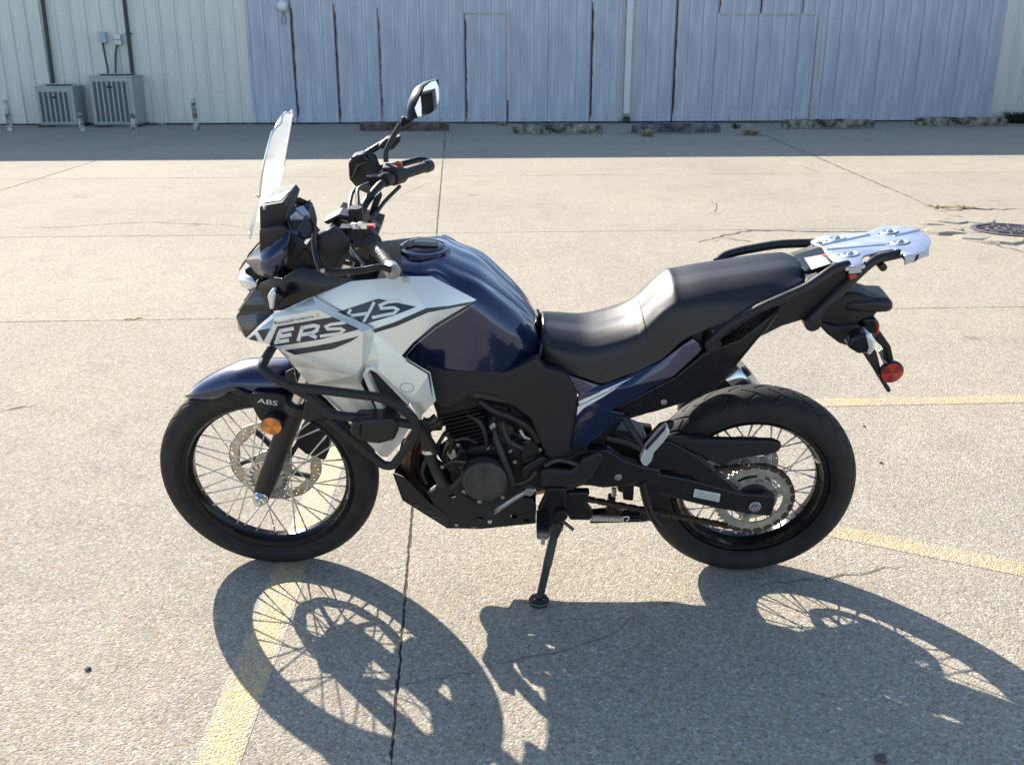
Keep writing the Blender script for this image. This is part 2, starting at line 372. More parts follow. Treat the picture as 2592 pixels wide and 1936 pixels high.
# broken concrete lip round the drain
DC = gnd(2555, 583); DR = .33
for k in range(11):
    a = R(95 + k * 25); rd = random.Random(40 + k); rr = DR + .13 + rd.random() * .16; c = DC + Vector((math.cos(a) * rr * 1.25, math.sin(a) * rr, 0))
    n = 8; rad = .13 + rd.random() * .10; top = .012 + rd.random() * .018
    o_ = [c + Vector((math.cos(2 * math.pi * i / n) * rad * rd.uniform(.7, 1.25), math.sin(2 * math.pi * i / n) * rad * rd.uniform(.6, 1.1), 0)) for i in range(n)]
    V = o_ + [c + (v - c) * .88 + Vector((0, 0, top * rd.uniform(.7, 1.2))) for v in o_]
    mesh('broken_chunk', V, [(i, (i + 1) % n, n + (i + 1) % n, n + i) for i in range(n)] + [tuple(range(n, 2 * n))], CONC, lot, 0)

# painted stall lines
def painted(name, pl, width, label, seed):
    P = [gnd(*p) for p in pl]; d = (P[-1] - P[0]).normalized(); nr = Vector((-d.y, d.x, 0)); L_ = (P[-1] - P[0]).length; V = []; F = []; n = int(L_ / .1)
    for i in range(n + 1):
        p = P[0] + d * (L_ * i / n) + Vector((0, 0, .0012)); V += [p + nr * width / 2, p - nr * width / 2]
    for i in range(n): F.append((2 * i, 2 * i + 1, 2 * i + 3, 2 * i + 2))
    o = mesh(name, V, F, PAINT, None, 0); uv = o.data.uv_layers.new(name='across')
    for lp in o.data.loops: uv.data[lp.index].uv = (lp.vertex_index % 2, 0)
    tag(o, label, 'painted line', kind='structure'); return o
A0 = gnd(738, 1420); A1 = gnd(497, 2100)
painted('painted_line', [(852, 1130), (464, 2150)], .112, 'worn yellow stall line running under the front wheel', 1)
painted('painted_line', [(1700, 1026), (2800, 1005)], .11, 'yellow stall line ending behind the rear wheel', 2)
painted('painted_line', [(1960, 1312), (2900, 1503)], .105, 'yellow stall line slanting away from the rear tyre', 3)

# ------------------------------------------------------------------ far metal building
bld = empty('metal_building', wpos(0, 0)); bld.rotation_euler.z = WALLROT
tag(bld, 'long ribbed metal warehouse, cream siding beside weathered blue grey siding', 'building')
WH = 4.92
def panel_mesh(name, ribs, pitch, m):
    prof = []
    for k in range(ribs):
        x = k * pitch
        prof += [(x - .034, 0), (x - .018, -.040), (x + .018, -.040), (x + .034, 0)]
        for f in (.36, .64): prof += [(x + pitch * f - .016, 0), (x + pitch * f - .006, -.006), (x + pitch * f + .006, -.006), (x + pitch * f + .016, 0)]
    prof.append((ribs * pitch - .0381, 0))
    zs = [.032, 1.2, 2.4, 3.6, WH]; V = []; F = []; n = len(prof)
    for z in zs: V += [(x, y, z) for x, y in prof]
    for i in range(len(zs) - 1):
        for k in range(n - 1): F.append((i * n + k, i * n + k + 1, (i + 1) * n + k + 1, (i + 1) * n + k))
    me = bpy.data.meshes.new(name); me.from_pydata(V, [], F); me.materials.append(M[m]); me.update(); return me
PG = panel_mesh('galvanised_panel', 3, RIB, 'galv'); PC = panel_mesh('cream_panel', 3, RIB, 'cream')
S0 = -4.345                                      # where cream siding ends and galvanised begins
lapS = -3.425
k = -1
while True:
    x = lapS + .923 * k
    if x > 12.2: break
    o = link('wall_panel', PG, None, bld, 0); o.location = (x, 0 if k % 2 else -.003, 0); k += 1
endS = x
for k in range(1, 13):
    o = link('wall_panel', PC, None, bld, 0); o.location = (lapS - .923 * (k + 1), .004 if k % 2 else .007, 0)
for k in range(5):
    o = link('wall_panel', PC, None, bld, 0); o.location = (endS + .923 * k, .004 if k % 2 else .007, 0)
XL, XR = lapS - .923 * 13, endS + .923 * 5
mesh('core_wall', *boxgeo(((XL + XR) / 2, 6.06, WH / 2 - .01), (XR - XL - .05, 12, WH - .02)), 'trim', bld, 0)
mesh('eave_trim', *boxgeo(((XL + XR) / 2, 0.0, WH + .06), (XR - XL + .2, .2, .18)), 'trim', bld, 0)
mesh('roof', [(XL - .1, -.10, WH + .155), (XR + .1, -.10, WH + .155), (XR + .1, 12.1, WH + .5), (XL - .1, 12.1, WH + .5)], [(0, 1, 2, 3)], 'galv', bld, 0)
mesh('foundation', *boxgeo(((XL + XR) / 2, .065, .0), (XR - XL, .1, .12)), OLD3, bld, 0)
def seam(px0, y0, y1, w=.040, rd=0):
    s, z1 = wallp(px0, y0, .035); _, z0 = wallp(px0, y1, .035)
    r_ = random.Random(int(px0)); n = 24; V = []; F = []
    s = lapS + .923 * round((s - lapS) / .923 * 3) / 3
    for i in range(n + 1):
        z = z0 + (z1 - z0) * i / n; ww = w * r_.uniform(.75, 1.15) * (1 if 1 < i < n - 1 else .6)
        V += [(s - .018, -.0415, z), (s - .018 + ww * .55, -.047, z), (s - .018 + ww, -.0412, z)]
    for i in range(n):
        F += [(3 * i, 3 * i + 1, 3 * i + 4, 3 * i + 3), (3 * i + 1, 3 * i + 2, 3 * i + 5, 3 * i + 4)]
    o = mesh('rusty_seam', V, F, 'rust', bld, 0); return o
for a in [(735, 0, 313, .052), (848, 10, 317), (955, 22, 312), (1178, 33, 318, .05), (1288, 252, 318, .035), (1505, 6, 312, .048), (1722, -40, 308, .048), (1830, -60, 36), (1938, -60, 36), (2044, -60, 37), (1613, 40, 150, .02), (747, 50, 200, .016)]: seam(*a)
def wallbox(name, px0, py0, px1, py1, off0, off1, m, parent=None, bv=.004):
    s0, z1 = wallp(px0, py0, off1); s1, z0 = wallp(px1, py1, off1)
    return bevel(mesh(name, *boxgeo(((s0 + s1) / 2, -(off0 + off1) / 2, (z0 + z1) / 2), (abs(s1 - s0), off1 - off0, z1 - z0)), m, parent, 0), bv)
# flashing strips of the walled-in doorway and the patched sheet
for a in [(1283, 36, 1292, 252), (1178, 30, 1292, 35), (1826, 35, 2078, 38.5)]: wallbox('flashing', *a, .030, .044, 'trim', bld, .002)
s, _ = wallp(2066, 160, .04); mesh('flashing', *boxgeo((s, -.037, 1.13), (.075, .014, 2.16)), 'trim', bld, 0)
# fasteners along the foot of the sheets
for k in range(46):
    s = lapS - .12 + k * RIB; mesh('screw', *cyl((s + .2, -.004, .10 + (k % 3) * .006), (0, 1, 0), .011, .01, 8), 'rust', bld, 0)
# downspout
ds = empty('downspout', (0, 0, 0)); s, _ = wallp(1588, 200, .1)
ds.location = wpos(s, 0); ds.rotation_euler.z = WALLROT
tag(ds, 'white square rain downspout running down the blue grey siding', 'downspout')
bevel(mesh('pipe', *boxgeo((0, -.10, .13 + WH / 2), (.135, .11, WH - .14)), 'wht', ds, 0), .008)
mesh('outlet', *boxgeo((.02, -.115, .085), (.12, .13, .10)), 'dark', ds, 0)
mesh('backing_strip', *boxgeo((-.115, -.04, WH / 2), (.085, .012, WH - .1)), 'trim', ds, 0)
mesh('backing_strip', *boxgeo((.115, -.04, WH / 2), (.085, .012, WH - .1)), 'trim', ds, 0)
for z in (1.1, 2.6, 4.0): bevel(mesh('strap', *boxgeo((0, -.085, z), (.15, .15, .03)), 'wht', ds, 0), .003)
# globe lamp
s, z = wallp(714, 16, .16); gl = empty('globe_lamp', wpos(s, z)); gl.rotation_euler.z = WALLROT
tag(gl, 'round white globe lamp on the blue grey siding', 'lamp')
g = revolve([(.0001, -.118)] + [(.118 * math.sin(R(a)), -.118 * math.cos(R(a))) for a in range(12, 165, 12)] + [(.03, .115)], 24)
mesh('globe', *xf(g, Matrix.Translation((0, -.16, 0))), 'glob', gl); mesh('mount', *cyl((0, -.035, 0), (0, 1, 0), .06, .075), 'wht', gl)
mesh('wire', *tubegeo(catmull([(0, -.05, -.10), (-.035, -.05, -.2), (-.05, -.05, -.31), (0, -.05, -.36), (.045, -.05, -.30), (.03, -.05, -.2), (0, -.05, -.12)], 6), .006, 6), 'cond', gl)
# condensers
def condenser(x0, x1, xs, ytop, ybot, slots, label):
    P0 = gnd(x0, ybot); P1 = gnd(x1, ybot); wdt = (P1 - P0).length; dep = .78 if slots > 6 else .62
    s_, _ = P0.dot(WD), 0
    off = WALLD - P0.dot(WN); d = ray((x0 + x1) / 2, ytop); t = (WALLD - off - CAMP.dot(WN)) / d.dot(WN); hgt = (CAMP + d * t).z
    e = empty('air_conditioner', P0 + WD * (wdt / 2)); e.rotation_euler.z = WALLROT; tag(e, label, 'air conditioner', 'condensers against the cream siding')
    bevel(mesh('cabinet', *boxgeo((0, dep / 2, hgt / 2 + .02), (wdt - .004, dep, hgt - .06)), 'acg', e, 0), .012)
    bevel(mesh('lid', *boxgeo((0, dep / 2, hgt - .012), (wdt + .03, dep + .03, .03)), 'acg', e, 0), .006)
    mesh('pad', *boxgeo((0, dep / 2, .02), (wdt + .08, dep + .08, .06)), OLD3, e, 0)
    gw, z0, z1 = wdt * .80, .10, hgt - .10
    mesh('recess', *boxgeo((-.03 * wdt, -.001, (z0 + z1) / 2), (gw, .004, z1 - z0)), 'slot', e, 0)
    for k in range(slots + 1):
        x = -gw / 2 - .03 * wdt + gw * k / slots
        mesh('slat', *boxgeo((x, -.016, (z0 + z1) / 2), (.030, .022, z1 - z0 + .03), Matrix.Rotation(R(18), 3, 'Z')), 'acg', e, 0)
    for z in (z0, z1): mesh('rail', *boxgeo((-.03 * wdt, -.006, z), (gw + .03, .010, .022)), 'acg', e, 0)
    mesh('badge', *boxgeo((-.03 * wdt, -.03, z1 - .12), (.11, .006, .04)), 'dark', e, 0)
    mesh('fan_grille', *cyl((0, dep / 2, hgt + .015), (0, 0, 1), min(wdt, dep) * .40, .025, 28), 'dark', e)
    for k in range(7):
        yy = dep / 2 + (k - 3) * dep * .1; mesh('wire', *tubegeo([(-wdt * .36, yy, hgt + .035), (wdt * .36, yy, hgt + .035)], .006, 5), 'acg', e, 0)
    return e
acL = condenser(240, 346, 381, 193, 323, 7, 'larger pale grey condenser with seven louvre slots below the switch boxes')
acS = condenser(103, 195, 228, 219, 323, 6, 'smaller pale grey condenser with six louvre slots under a dark riser pipe')
def wtube(name, pts, r, m, label=None, cat=None, parent=None):
    P = [wpos(*wallp(x, y, o), o) for x, y, o in pts]; base = P[-1]
    o = mesh(name, *tubegeo([p - base for p in P], r, 10), m, parent, 50); o.location = base
    if label: tag(o, label, cat)
    return o
p1 = wtube('riser_pipe', [(103, -60, .09), (107, 0, .09), (136, 221, .09), (136.5, 226, .35)], .042, 'cond', 'dark insulated riser pipe dropping to the smaller condenser', 'pipe')
p2 = wtube('riser_pipe', [(309, -60, .09), (314, 0, .09), (336, 190, .09), (336.5, 196, .35)], .040, 'cond', 'dark riser pipe with a wall clamp dropping to the larger condenser', 'pipe')
q_ = wpos(*wallp(326, 86, .06), .06) - p2.location
mesh('clamp', *boxgeo(q_, (.13, .07, .03)), 'cond', p2, 0)
def swbox(px0, py0, px1, py1, cpts, m, label):
    s0, z1 = wallp(px0, py0, .14); s1, z0 = wallp(px1, py1, .14); e = empty('switch_box', wpos((s0 + s1) / 2, z0)); e.rotation_euler.z = WALLROT
    tag(e, label, 'switch box'); w, h = abs(s1 - s0), z1 - z0
    bevel(mesh('case', *boxgeo((0, -.085, h / 2), (w, .11, h)), m, e, 0), .008)
    bevel(mesh('cover', *boxgeo((0, -.146, h * .72), (w * .92, .012, h * .5)), m, e, 0), .004)
    Q = [(wallp(x, y, .1)[0] - (s0 + s1) / 2, -.1 - k * .04, wallp(x, y, .1)[1] - z0) for k, (x, y) in enumerate(cpts)]
    mesh('conduit', *tubegeo(catmull(Q, 5), .021, 8), 'cond', e, 50)
swbox(247, 81, 269, 109, [(260, 109), (268, 145), (276, 175), (278, 193)], 'pvc', 'blue grey switch box with a slanting flexible conduit')
swbox(287, 87, 307, 114, [(296, 114), (294, 140), (296, 165), (297, 193)], 'wht', 'pale switch box with a straight conduit next to the riser clamp')
mesh('hasp', *boxgeo((0, -.156, .1), (.16, .008, .01)), 'dark', bpy.data.objects['switch_box.001'], 0)
# guard posts
for k, (px, py, ty, lab) in enumerate([(27, 331, 253, 'peeling white steel post standing left of both condensers, farthest from the larger one'), (208, 332, 287, 'short peeling white post before the corner of the smaller condenser'),
                                   (340, 332, 286, 'short peeling white post before the larger condenser'), (498, 331, 250, 'scuffed white post with bare dark top, alone by the cream wall')]):
    b0 = gnd(px, py); d = ray(px, ty); hh = (CAMP + d * (b0.y / d.y)).z
    o = mesh('guard_post', *join(cyl((0, 0, hh / 2 - .02), (0, 0, 1), .05, hh + .04, 16, .25), cyl((0, 0, .05), (0, 0, 1), .062, .10, 16, .1)), POSTM, None, 40); o.location = b0; o.rotation_euler = (R(random.uniform(-2, 2)), R(random.uniform(-3, 3)), k); tag(o, lab, 'post', 'guard posts along the cream wall')
# wheel stops
def wheel_stop(x0, x1, y, m, label, seed, chip=.02):
    P0, P1 = gnd(x0, y), gnd(x1, y); L_ = (P1 - P0).length; rd = random.Random(seed); n = 26; V = []; F = []
    for i in range(n + 1):
        x = -L_ / 2 + L_ * i / n; e = .03 if i in (0, n) else 0; c = lambda: rd.gauss(0, chip * .3)
        V += [(x, c(), -.01), (x, .012 + c(), .125 + c() - e), (x, .045 + c() * .5, .15 + c() * .5 - e), (x, .15 + c() * .5, .165 + c() * .5 - e), (x, .185, .12 - e), (x, .20, -.01)]
    for i in range(n):
        for k in range(5): F.append((i * 6 + k, (i + 1) * 6 + k, (i + 1) * 6 + k + 1, i * 6 + k + 1))
    F += [tuple(range(6)), tuple(range(n * 6, n * 6 + 6))[::-1]]
    o = mesh('wheel_stop', V, F, m, None, 25, True); o.location = (P0 + P1) / 2; o.rotation_euler.z = math.atan2(P1.y - P0.y, P1.x - P0.x) if seed else 0
    tag(o, label, 'wheel stop', 'wheel stops before the blue grey siding')
wheel_stop(910, 1135, 331, OLD1, 'reddish brown concrete wheel stop beyond the mirror', 1, .01)
wheel_stop(1298, 1527, 338, OLD2, 'lichen spotted pale wheel stop ending beside the downspout', 2, .03)
wheel_stop(1601, 1824, 336, OLD3, 'plain grey wheel stop with a dry grass tuft at its end', 3, .01)
wheel_stop(1984, 2212, 324, OLD2, 'crumbling lichen covered wheel stop between two others, scrap of paper before it', 4, .05)
wheel_stop(2323, 2550, 318, OLD2, 'mossy wheel stop beside the green weed at the wall corner', 5, .035)
# shadow line under the stops painted as dark strips; soil along the wall foot
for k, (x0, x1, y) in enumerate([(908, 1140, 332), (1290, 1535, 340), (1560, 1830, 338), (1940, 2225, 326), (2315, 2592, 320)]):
    ribbon('shade_and_soil_strip', [(x0, y), ((x0 + x1) / 2, y + 1), (x1, y)], .16, 'crack', lot, .003, 60 + k, .03)
for k in range(9): ribbon('shade_and_soil_strip', [(k * 290 - 20, 317 - k * .9), (k * 290 + 270, 316.5 - k * .9)], .22, 'soil', lot, .003, 80 + k, .03)
# weeds, paper, stones
def tuft(px, py, n, h, sp, m, label, seed):
    rd = random.Random(seed); V = []; F = []
    for k in range(n):
        a = rd.random() * 6.28; r0 = sp * .45 * rd.random(); b0 = Vector((math.cos(a) * r0, math.sin(a) * r0, 0)); hh = h * rd.uniform(.4, 1); ln = Vector((math.cos(a), math.sin(a), 0)) * sp * rd.uniform(.2, 1); sd = Vector((-math.sin(a), math.cos(a), 0)) * .007
        o = len(V); V += [b0 - sd, b0 + sd, b0 + ln * .45 + Vector((0, 0, hh * .7)) + sd, b0 + ln * .45 + Vector((0, 0, hh * .7)) - sd, b0 + ln + Vector((0, 0, hh))]; F += [(o, o + 1, o + 2, o + 3), (o + 3, o + 2, o + 4)]
    o = mesh('weed_tuft', V, F, m, None, 0); o.location = gnd(px, py); tag(o, label, 'weed')
tuft(1637, 345, 130, .13, .24, 'grass', 'dry tan grass tuft before the plain grey wheel stop', 1)
tuft(1900, 342, 150, .13, .26, 'grass', 'dry grass tuft by the joint beside the white paper strip', 2)
tuft(1862, 326, 40, .13, .16, 'weed', 'thin dark weed between the grey wheel stop and the paper strip', 3)
tuft(2572, 312, 420, .28, .45, 'weed', 'bushy green weed at the foot of the wall corner', 4)
tuft(1270, 318, 60, .10, .2, 'grass', 'low dry weeds at the foot of the walled-in doorway', 5)
tuft(2375, 524, 50, .022, .16, 'grass', 'dry grass growing in the diagonal joint', 6)
tuft(2447, 526, 50, .025, .18, 'grass', 'dry grass in the crack above the drain cover', 7)
tuft(2395, 588, 45, .025, .14, 'weed', 'green weed in the crack beside the drain cover', 8)
tuft(338, 806, 26, .008, .06, 'grass', 'tiny dry weed in the joint left of the motorcycle', 9)
def scrap(name, px, py, sx, sy, m, label, cat, seed, h=.012):
    rd = random.Random(seed); V = []; F = []
    for i in range(6):
        for j in range(3): V.append(((i / 5 - .5) * sx, (j / 2 - .5) * sy + rd.gauss(0, sy * .06), .006 + rd.random() * h))
    for i in range(5):
        for j in range(2): a = i * 3 + j; F.append((a, a + 3, a + 4, a + 1))
    o = mesh(name, V, F, m, None, 60); sd = o.modifiers.new('solid', 'SOLIDIFY'); sd.thickness = .003; o.location = gnd(px, py); tag(o, label, cat)
scrap('paper_strip', 1895, 319, .26, .09, 'paper', 'white paper strip lying at the wall foot', 'paper', 1)
scrap('paper_scrap', 411, 317, .16, .12, 'paper', 'crumpled white paper by the cream wall', 'paper', 2, .03)
scrap('paper_scrap', 2026, 331, .09, .06, 'paper', 'small white scrap before the crumbling wheel stop', 'paper', 3)
scrap('dead_leaf', 1921, 312, .09, .07, 'leaf', 'orange brown leaf beyond the paper strip', 'leaf', 4, .04)
scrap('dead_leaf', 2541, 317, .12, .06, 'leaf', 'orange brown leaf at the end of the mossy wheel stop', 'leaf', 5, .03)
scrap('dead_leaf', 391, 315, .10, .08, 'rust', 'dark red scrap against the cream wall by the condenser', 'debris', 6, .10)
def stone(px, py, r, label, seed):
    bm = bmesh.new(); bmesh.ops.create_icosphere(bm, subdivisions=2, radius=r); rd = random.Random(seed)
    for v in bm.verts: v.co = v.co * rd.uniform(.8, 1.2); v.co.z *= .55
    me = bpy.data.meshes.new('stone'); bm.to_mesh(me); bm.free(); o = link('stone', me, 'stone', None, 20); o.location = gnd(px, py) + Vector((0, 0, r * .35)); tag(o, label, 'stone')
stone(223, 1694, .0085, 'small dark stone on the bare concrete left of the front wheel shadow', 1)
stone(2228, 1922, .014, 'dark stone inside the motorcycle shadow below the rear wheel', 2)
stone(2188, 1080, .007, 'pebble between the two yellow lines behind the rear tyre', 3)
stone(2230, 1172, .007, 'pebble beside the rear tyre above the slanting line', 4)
# drain cover
dr = empty('drain_cover', DC); tag(dr, 'round cast iron drain grate set in broken concrete', 'drain cover')
mesh('ring', *revolve([(DR, -.02), (DR, .010), (DR - .012, .014), (DR - .05, .014), (DR - .055, .004), (DR - .055, -.03)], 48), 'iron', dr).rotation_euler.x = R(90)
mesh('pit', *cyl((0, 0, -.006), (0, 0, 1), DR - .02, .016, 40), 'dark', dr)
for rr in (.045, .115, .19): mesh('grate_ring', *revolve([(rr + .014, .000), (rr + .012, .014), (rr - .012, .014), (rr - .014, .000)], 40), 'iron', dr).rotation_euler.x = R(90)
for k in range(12):
    a = R(k * 30 + 8); c = Vector((math.cos(a), math.sin(a), 0)) * .16; mesh('grate_bar', *boxgeo(c + Vector((0, 0, .0065)), (.25, .018, .011), Matrix.Rotation(a, 3, 'Z')), 'iron', dr, 0)
# workshop beyond the right edge of the view, seen in the mirror
wk = empty('workshop', (14.5, 12, 0)); tag(wk, 'pale workshop with an open dark bay, seen only in the mirror', 'building')
for a in [((2, -8.5, 2), (4, 9, 4)), ((2, 8.0, 2), (4, 8, 4)), ((2, 0, 3.6), (4.0, 8, .8))]: bevel(mesh('wall', *boxgeo(*a), 'pvc', wk, 0), .01)
mesh('bay_interior', *boxgeo((3.9, 0, 1.6), (.1, 8, 3.2)), 'dark', wk, 0); mesh('bay_floor', *boxgeo((2, 0, .01), (3.9, 8, .03)), 'dark', wk, 0)

# ================================================================== MOTORCYCLE
# local frame: x to the rear, y to the far (right) side, z up; leans on its side stand
BX, BY, YAW, LEAN = .7137, 2.7294, R(-1.378), R(10)
bike = empty('motorcycle', (BX, BY, 0)); bike.rotation_mode = 'XYZ'; bike.rotation_euler = (LEAN, 0, YAW)
tag(bike, 'navy and silver touring motorcycle leaning on its side stand on the yellow line', 'motorcycle')
BM = Matrix.Translation((BX, BY, 0)) @ Matrix.Rotation(YAW, 4, 'Z') @ Matrix.Rotation(LEAN, 4, 'X'); BI = BM.inverted()
CL = BI @ CAMP
ZO = dict(A=(380, 160), B=(380, 660), C=(380, 860), D=(980, 560), E=(960, 960), F=(1560, 860), G=(1660, 500)); ZS = 2.7535
def zpx(z, x, y): return ZO[z][0] + x / ZS, ZO[z][1] + y / ZS
def lray(z, x, y): return (BI.to_3x3() @ ray(*zpx(z, x, y)))
def q(z, x, y, w):
    d = lray(z, x, y); return CL + d * ((-w - CL.y) / d.y)
def qs(z, pts, w=None): return [q(z, p[0], p[1], p[2] if len(p) > 2 else w) for p in pts]
def qplane(z, x, y, o, n):
    d = lray(z, x, y); return CL + d * ((o - CL).dot(n) / d.dot(n))
def mirrored(o, name=None, parent=None):
    me = o.data.copy(); bm = bmesh.new(); bm.from_mesh(me)
    for v in bm.verts: v.co.y *= -1
    bmesh.ops.reverse_faces(bm, faces=bm.faces); bm.to_mesh(me); bm.free(); me.update()
    c = bpy.data.objects.new(name or o.name.split('.')[0], me); COL.objects.link(c); c.parent = parent or o.parent
    for md in o.modifiers:
        n = c.modifiers.new(md.name, md.type)
        for a in ('width', 'segments', 'limit_method', 'angle_limit', 'thickness', 'offset', 'levels', 'render_levels'):
            if hasattr(md, a):
                try: setattr(n, a, getattr(md, a))
                except Exception: pass
    return c
def plate(name, z, pts, w, th, m, parent, bv=.003, holes=(), mir=False, smooth=30):
    loops = [qs(z, pts, w)] + [qs(z, h, w) for h in holes]
    bm = bmesh.new(); es = []
    for lp in loops:
        vs_ = [bm.verts.new(p) for p in lp]
        for i in range(len(vs_)): es.append(bm.edges.new((vs_[i], vs_[(i + 1) % len(vs_)])))
    if holes: bmesh.ops.triangle_fill(bm, edges=es, use_beauty=True)
    else: bm.faces.new(bm.verts)
    bmesh.ops.recalc_face_normals(bm, faces=bm.faces)
    if sum((f.normal.y * f.calc_area() for f in bm.faces)) > 0: bmesh.ops.reverse_faces(bm, faces=bm.faces)
    r_ = bmesh.ops.extrude_face_region(bm, geom=bm.faces[:])
    nv = [g for g in r_['geom'] if isinstance(g, bmesh.types.BMVert)]
    bmesh.ops.translate(bm, verts=nv, vec=(0, th, 0))
    for v in list(bm.verts): pass
    bmesh.ops.recalc_face_normals(bm, faces=bm.faces)
    me = bpy.data.meshes.new(name); bm.to_mesh(me); bm.free(); me.update()
    o = link(name, me, m, parent, smooth)
    if bv: bevel(o, bv, 2, 40)
    if mir: mirrored(o)
    return o
BV = {}
def facets(name, z, verts, faces, m, parent, th=.004, bv=.004, key=None, mir=False, smooth=38):
    ks = list(verts); V = [q(z if len(v) < 4 else v[3], v[0], v[1], v[2]) for v in verts.values()]
    F = [tuple(ks.index(c) for c in f) for f in faces]
    me = bpy.data.meshes.new(name); me.from_pydata([tuple(v) for v in V], [], F)
    bm = bmesh.new(); bm.from_mesh(me); bmesh.ops.recalc_face_normals(bm, faces=bm.faces)
    if sum((f.normal.y * f.calc_area() for f in bm.faces)) > 0: bmesh.ops.reverse_faces(bm, faces=bm.faces)
    bmesh.ops.triangulate(bm, faces=bm.faces)
    BV[key or name] = BVHTree.FromBMesh(bm); bm.to_mesh(me); bm.free(); me.update()
    o = link(name, me, m, parent, smooth)
    sd = o.modifiers.new('solid', 'SOLIDIFY'); sd.thickness = th; sd.offset = -1
    if bv: bevel(o, bv, 3, 12)
    if mir: mirrored(o)
    return o
def drop(z, x, y, keys, off):
    d = lray(z, x, y).normalized(); best = None
    for k in keys:
        h = BV[k].ray_cast(CL, d)
        if h[0] is not None and (best is None or h[3] < best[3]): best = h
    if best is None: return None
    n = best[1] if best[1].dot(d) < 0 else -best[1]
    return best[0] + n * off
def decal_mesh(name, z, tris2d, keys, off, m, parent, maxl=14):
    bm = bmesh.new()
    for tri in tris2d: bm.faces.new([bm.verts.new((p[0], p[1], 0)) for p in tri])
    bmesh.ops.remove_doubles(bm, verts=bm.verts, dist=.01)
    bmesh.ops.triangulate(bm, faces=bm.faces)
    for _ in range(7):
        le = [e for e in bm.edges if e.calc_length() > maxl]
        if not le: break
        bmesh.ops.subdivide_edges(bm, edges=le, cuts=1); bmesh.ops.triangulate(bm, faces=bm.faces)
    bad = []
    for v in bm.verts:
        p = drop(z, v.co.x, v.co.y, keys, off)
        if p is None: bad.append(v)
        else: v.co = p
    bmesh.ops.delete(bm, geom=bad, context='VERTS')
    for f in bm.faces:
        f.normal_update()
        if f.normal.dot(f.calc_center_median() - CL) > 0: f.normal_flip()
    me = bpy.data.meshes.new(name); bm.to_mesh(me); bm.free(); me.update()
    return link(name, me, m, parent, 60)
def decal(name, z, poly, keys, off, m, parent, maxl=14):
    P = [Vector((p[0], p[1], 0)) for p in poly]; t = tessellate_polygon([P])
    return decal_mesh(name, z, [[P[i] for i in tr] for tr in t], keys, off, m, parent, maxl)
def stroke(name, z, lines, width, keys, off, m, parent, maxl=14):
    tr = []
    for ln in lines:
        ws = ln[1] if isinstance(ln, tuple) else width; ln = ln[0] if isinstance(ln, tuple) else ln
        P = [Vector(p) for p in ln]; n = len(P); A, B = [], []
        for i in range(n):
            d1 = (P[i] - P[i - 1]).normalized() if i else None; d2 = (P[i + 1] - P[i]).normalized() if i < n - 1 else None
            d = ((d1 or d2) + (d2 or d1)).normalized(); nr = Vector((-d.y, d.x)); k = 1 / max(.55, nr.dot(Vector((-(d2 or d1).y, (d2 or d1).x))))
            w_ = ws[i] if isinstance(ws, list) else ws
            A.append(P[i] + nr * w_ * k / 2); B.append(P[i] - nr * w_ * k / 2)
        for i in range(n - 1): tr += [[A[i], B[i], B[i + 1]], [A[i], B[i + 1], A[i + 1]]]
    return decal_mesh(name, z, tr, keys, off, m, parent, maxl)
def text_tris(s, z, p0, p1, hgt, shear=0.0):
    c = bpy.data.curves.new('t', 'FONT'); c.body = s; c.shear = shear; o = bpy.data.objects.new('t', c); COL.objects.link(o)
    bpy.context.view_layer.update()
    me = bpy.data.meshes.new_from_object(o.evaluated_get(bpy.context.evaluated_depsgraph_get()))
    xs = [v.co.x for v in me.vertices]; ys = [v.co.y for v in me.vertices]; w = max(xs) - min(xs); hh = max(ys) - min(ys)
    d = Vector(p1) - Vector(p0); dn = d.normalized(); up = Vector((dn.y, -dn.x))
    T = []
    for p in me.polygons: T.append([Vector(p0) + d * ((me.vertices[i].co.x - min(xs)) / w) + up * hgt * ((me.vertices[i].co.y - min(ys)) / hh) for i in p.vertices])
    bpy.data.objects.remove(o); bpy.data.meshes.remove(me); return T
def loftsym(name, st, m, parent, nu=5, nv=4, key=None, smooth=60):
    """stations of half profiles (centre top -> bottom, as local points); mirrored about y=0"""
    prof = [catmull(s, nv) for s in st]; k = len(prof[0]); cols_ = [catmull([p[j] for p in prof], nu) for j in range(k)]
    n = len(cols_[0]); V = []; F = []; full = 2 * k - 1
    for i in range(n):
        row = [cols_[j][i] for j in range(k)]; row[0] = Vector((row[0].x, 0, row[0].z))
        V += [Vector((v.x, -v.y, v.z)) for v in row[:0:-1]] + row
    for i in range(n - 1):
        for j in range(full - 1): F.append((i * full + j, i * full + j + 1, (i + 1) * full + j + 1, (i + 1) * full + j))
        F.append((i * full + full - 1, i * full, (i + 1) * full, (i + 1) * full + full - 1))
    F += [tuple(range(full)), tuple(range((n - 1) * full, n * full))[::-1]]
    o = mesh(name, V, F, m, parent, smooth, True)
    bm = bmesh.new(); bm.from_mesh(o.data); bmesh.ops.triangulate(bm, faces=bm.faces); BV[key or name] = BVHTree.FromBMesh(bm); bm.free(); return o
def bolt(z, x, y, w, r, m='alu', parent=None, name='bolt', h=.008):
    c = q(z, x, y, w); g = join(cyl(c, (0, 1, 0), r, h, 14, .3), cyl(c + Vector((0, -h * .45, 0)), (0, 1, 0), r * .5, h * .3, 6, .05)); return mesh(name, *g, m, parent, 40)

